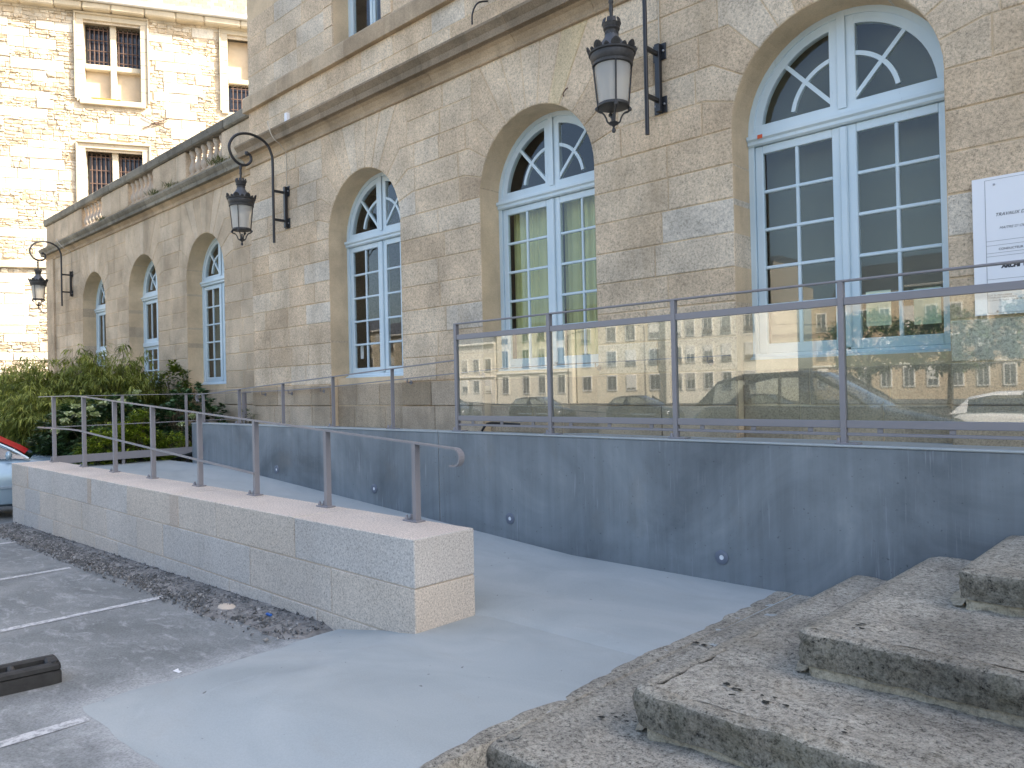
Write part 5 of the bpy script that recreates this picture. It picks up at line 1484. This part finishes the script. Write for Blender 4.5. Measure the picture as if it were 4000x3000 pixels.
# ------------------------------------------------------------------ the other side of the street, seen mirrored in the glass
def opp(name, label, x0, x1, y, h, col, floors, nwin, wz0=1.2, fh=2.9, ww=1.0, wh=1.6, roofh=2.2, roofcol=(.12, .13, .15), trim=True):
    t = thing(name, label, 'building', ((x0 + x1) / 2, y, 0), 'houses across the street')
    key = 'opp_' + '_'.join('%d' % (c * 100) for c in col)
    if key not in M: M[key] = simple(key, col, .85, var=.08, sc=.4)
    rk = 'oppr' + '_'.join('%d' % (c * 100) for c in roofcol)
    if rk not in M: M[rk] = simple(rk, roofcol, .6, var=.15, sc=.6)
    b = MB(); b.box(x0, x1, y - 10, y, -1, h); b.build('wall', M[key], t)
    b = MB()
    b.add([(x0, y + .25, h), (x1, y + .25, h), (x1, y - 10, h), (x0, y - 10, h), (x0 + .6, y - 2.5, h + roofh), (x1 - .6, y - 2.5, h + roofh), (x1 - .6, y - 7, h + roofh), (x0 + .6, y - 7, h + roofh)], [(0, 1, 5, 4), (1, 2, 6, 5), (2, 3, 7, 6), (3, 0, 4, 7), (4, 5, 6, 7), (0, 3, 2, 1)])
    b.build('roof', M[rk], t)
    if trim:
        b = MB(); b.cbox(x0 - .1, x1 + .1, y, y + .35, h - .3, h - .02, .05); b.build('cornice', M['oppwhite'], t)
        b = MB(); b.cbox(x0, x1, y + .002, y + .2, wz0 + fh - .9, wz0 + fh - .7, .03); b.build('cornice', M['oppwhite'], t)
    for fl in range(floors):
        for i in range(nwin):
            x = x0 + (x1 - x0) * (i + .5) / nwin; z = wz0 + fl * fh
            if (i * 5 + nwin) % 4 == 1 and nwin < 7: x += .5
            b = MB(); b.cbox(x - ww / 2 - .12, x + ww / 2 + .12, y + .002, y + .10, z - .12, z + wh + .14, .01); w = b.build('window', M['oppwhite'], t)
            q = RN.random()
            b = MB(); b.box(x - ww / 2, x - .03, y + .09, y + .106, z, z + wh); b.box(x + .03, x + ww / 2, y + .09, y + .106, z, z + wh); b.build('pane', M['oppglass'], w)
            if q < .45:
                b = MB(); b.box(x - ww / 2, x + ww / 2, y + .107, y + .112, z + wh * (1 - U(.3, .95)), z + wh); b.build('roller_shutter', M['oppwhite' if q < .3 else 'shutter'], w)
            if fl and (q * 7) % 1 < .6: b = MB(); b.box(x - ww / 2 - .1, x + ww / 2 + .1, y + .108, y + .14, z - .05, z + .45); b.build('balcony_rail', M['oppdark'], w)
    return t
M['oppglass'] = simple('street_window_glass', (.10, .10, .10), .3)
M['shutter'] = simple('shutter_grey', (.36, .34, .30), .8)
M['oppwhite'] = simple('white_trim', (.70, .67, .60), .8)
M['oppdark'] = simple('dark_rail', (.14, .12, .10), .7)
opp('townhouse', 'pale townhouse with slate roof, mirrored at the left of the glass', -90, -73.5, -62, 8.0, (.62, .57, .48), 2, 7, roofh=3.5)
opp('townhouse', 'white classical townhouse with tall windows, mirrored in the first glass panel', -73, -60, -62, 9.6, (.68, .62, .50), 3, 4, wz0=1.0, fh=3.4, wh=2.2, roofh=3.0)
opp('apartment_block', 'cream apartment block with small balconies, mirrored in the second panel', -59.6, -46.6, -62.5, 14.0, (.68, .60, .45), 5, 4, wh=1.6, ww=1.2, roofh=1.0, trim=False)
opp('apartment_block', 'tall cream apartment block with many windows, mirrored in the third panel', -46.2, -35.6, -61.5, 14.5, (.72, .66, .54), 5, 5, wh=1.6, ww=.9, roofh=1.0, trim=False)
opp('grand_house', 'brown stone house with ornate floors, mirrored behind the third panel', -35, -15, -74, 12.5, (.46, .36, .24), 4, 9, wz0=1.0, fh=3.1, wh=1.9, ww=.9, roofh=3.5)
opp('grand_house', 'grey stone house far to the right across the street', -14.5, 8, -76, 11.5, (.50, .44, .34), 3, 9, wz0=1.0, fh=3.3, wh=1.9, ww=.9, roofh=3.5)
opp('townhouse', 'cream townhouse at the far left end of the street', -118, -91, -60, 10.5, (.64, .55, .40), 3, 9, wz0=1.2, fh=3.2, wh=2.0)
def tree(label, x, y, h, r, n=5200):
    t = thing('street_tree', label, 'tree', (x, y, -.2), 'trees across the street')
    b = MB(); b.tube([(x, y, -.3), (x + .05, y, h * .3), (x + .1, y + .1, h * .6)], [.2, .15, .08], 8)
    for i in range(7):
        a = i * .9; b.tube([(x + .06, y, h * (.3 + .04 * i)), (x + r * .4 * math.cos(a), y + r * .4 * math.sin(a), h * (.5 + .04 * i)), (x + r * .75 * math.cos(a), y + r * .75 * math.sin(a), h * (.62 + .04 * i))], [.08, .05, .02], 5)
    b.build('trunk', M['bark'], t)
    l = MB()
    for _ in range(n // 26):
        v = rdir() * U(.55, 1) ** .5; c = Vector((x + v.x * r, y + v.y * r, h * .66 + v.z * h * .36))
        for _k in range(26): leaf(l, c + rdir() * U(0, .5), rdir(), Vector((0, 0, 1)), U(.18, .32), U(.12, .2), U(0, 1))
    tag(l.build('crown', M['treeleaf'], t), kind='stuff')
tree('round green tree mirrored left of the notices', -19.5, -46, 6.4, 2.9)
tree('round green tree mirrored beneath the notices', -13.8, -44, 6.0, 2.8)
tree('broad green tree mirrored near the works sign', -8.4, -45, 6.8, 3.1)
tree('green tree mirrored at the right end of the glass', -2.8, -43, 6.5, 3.0)

def street_lamp(label, x, y, h, arms):
    t = thing('street_lamp', label, 'street lamp', (x, y, -.3), 'street lamps across the road')
    b = MB(); b.tube([(x, y, -.3), (x, y, h)], [.07, .045], 8); b.build('pole', M['oppdark'], t)
    for s in arms:
        b = MB(); b.tube([(x, y, h - .2), (x + s * .5, y, h + .05), (x + s * 1.3, y, h + .12)], .03, 6); b.build('arm', M['oppdark'], t)
        b = MB(); b.cbox(x + s * 1.5 - .3, x + s * 1.5 + .3, y - .1, y + .1, h + .06, h + .16, .04); b.build('lamp_head', M['oppdark'], t)
street_lamp('tall double armed street lamp mirrored in the second glass panel', -34.5, -40, 6.4, (-1, 1))
street_lamp('tall single armed street lamp mirrored in the first glass panel', -42.4, -40, 6.2, (1,))
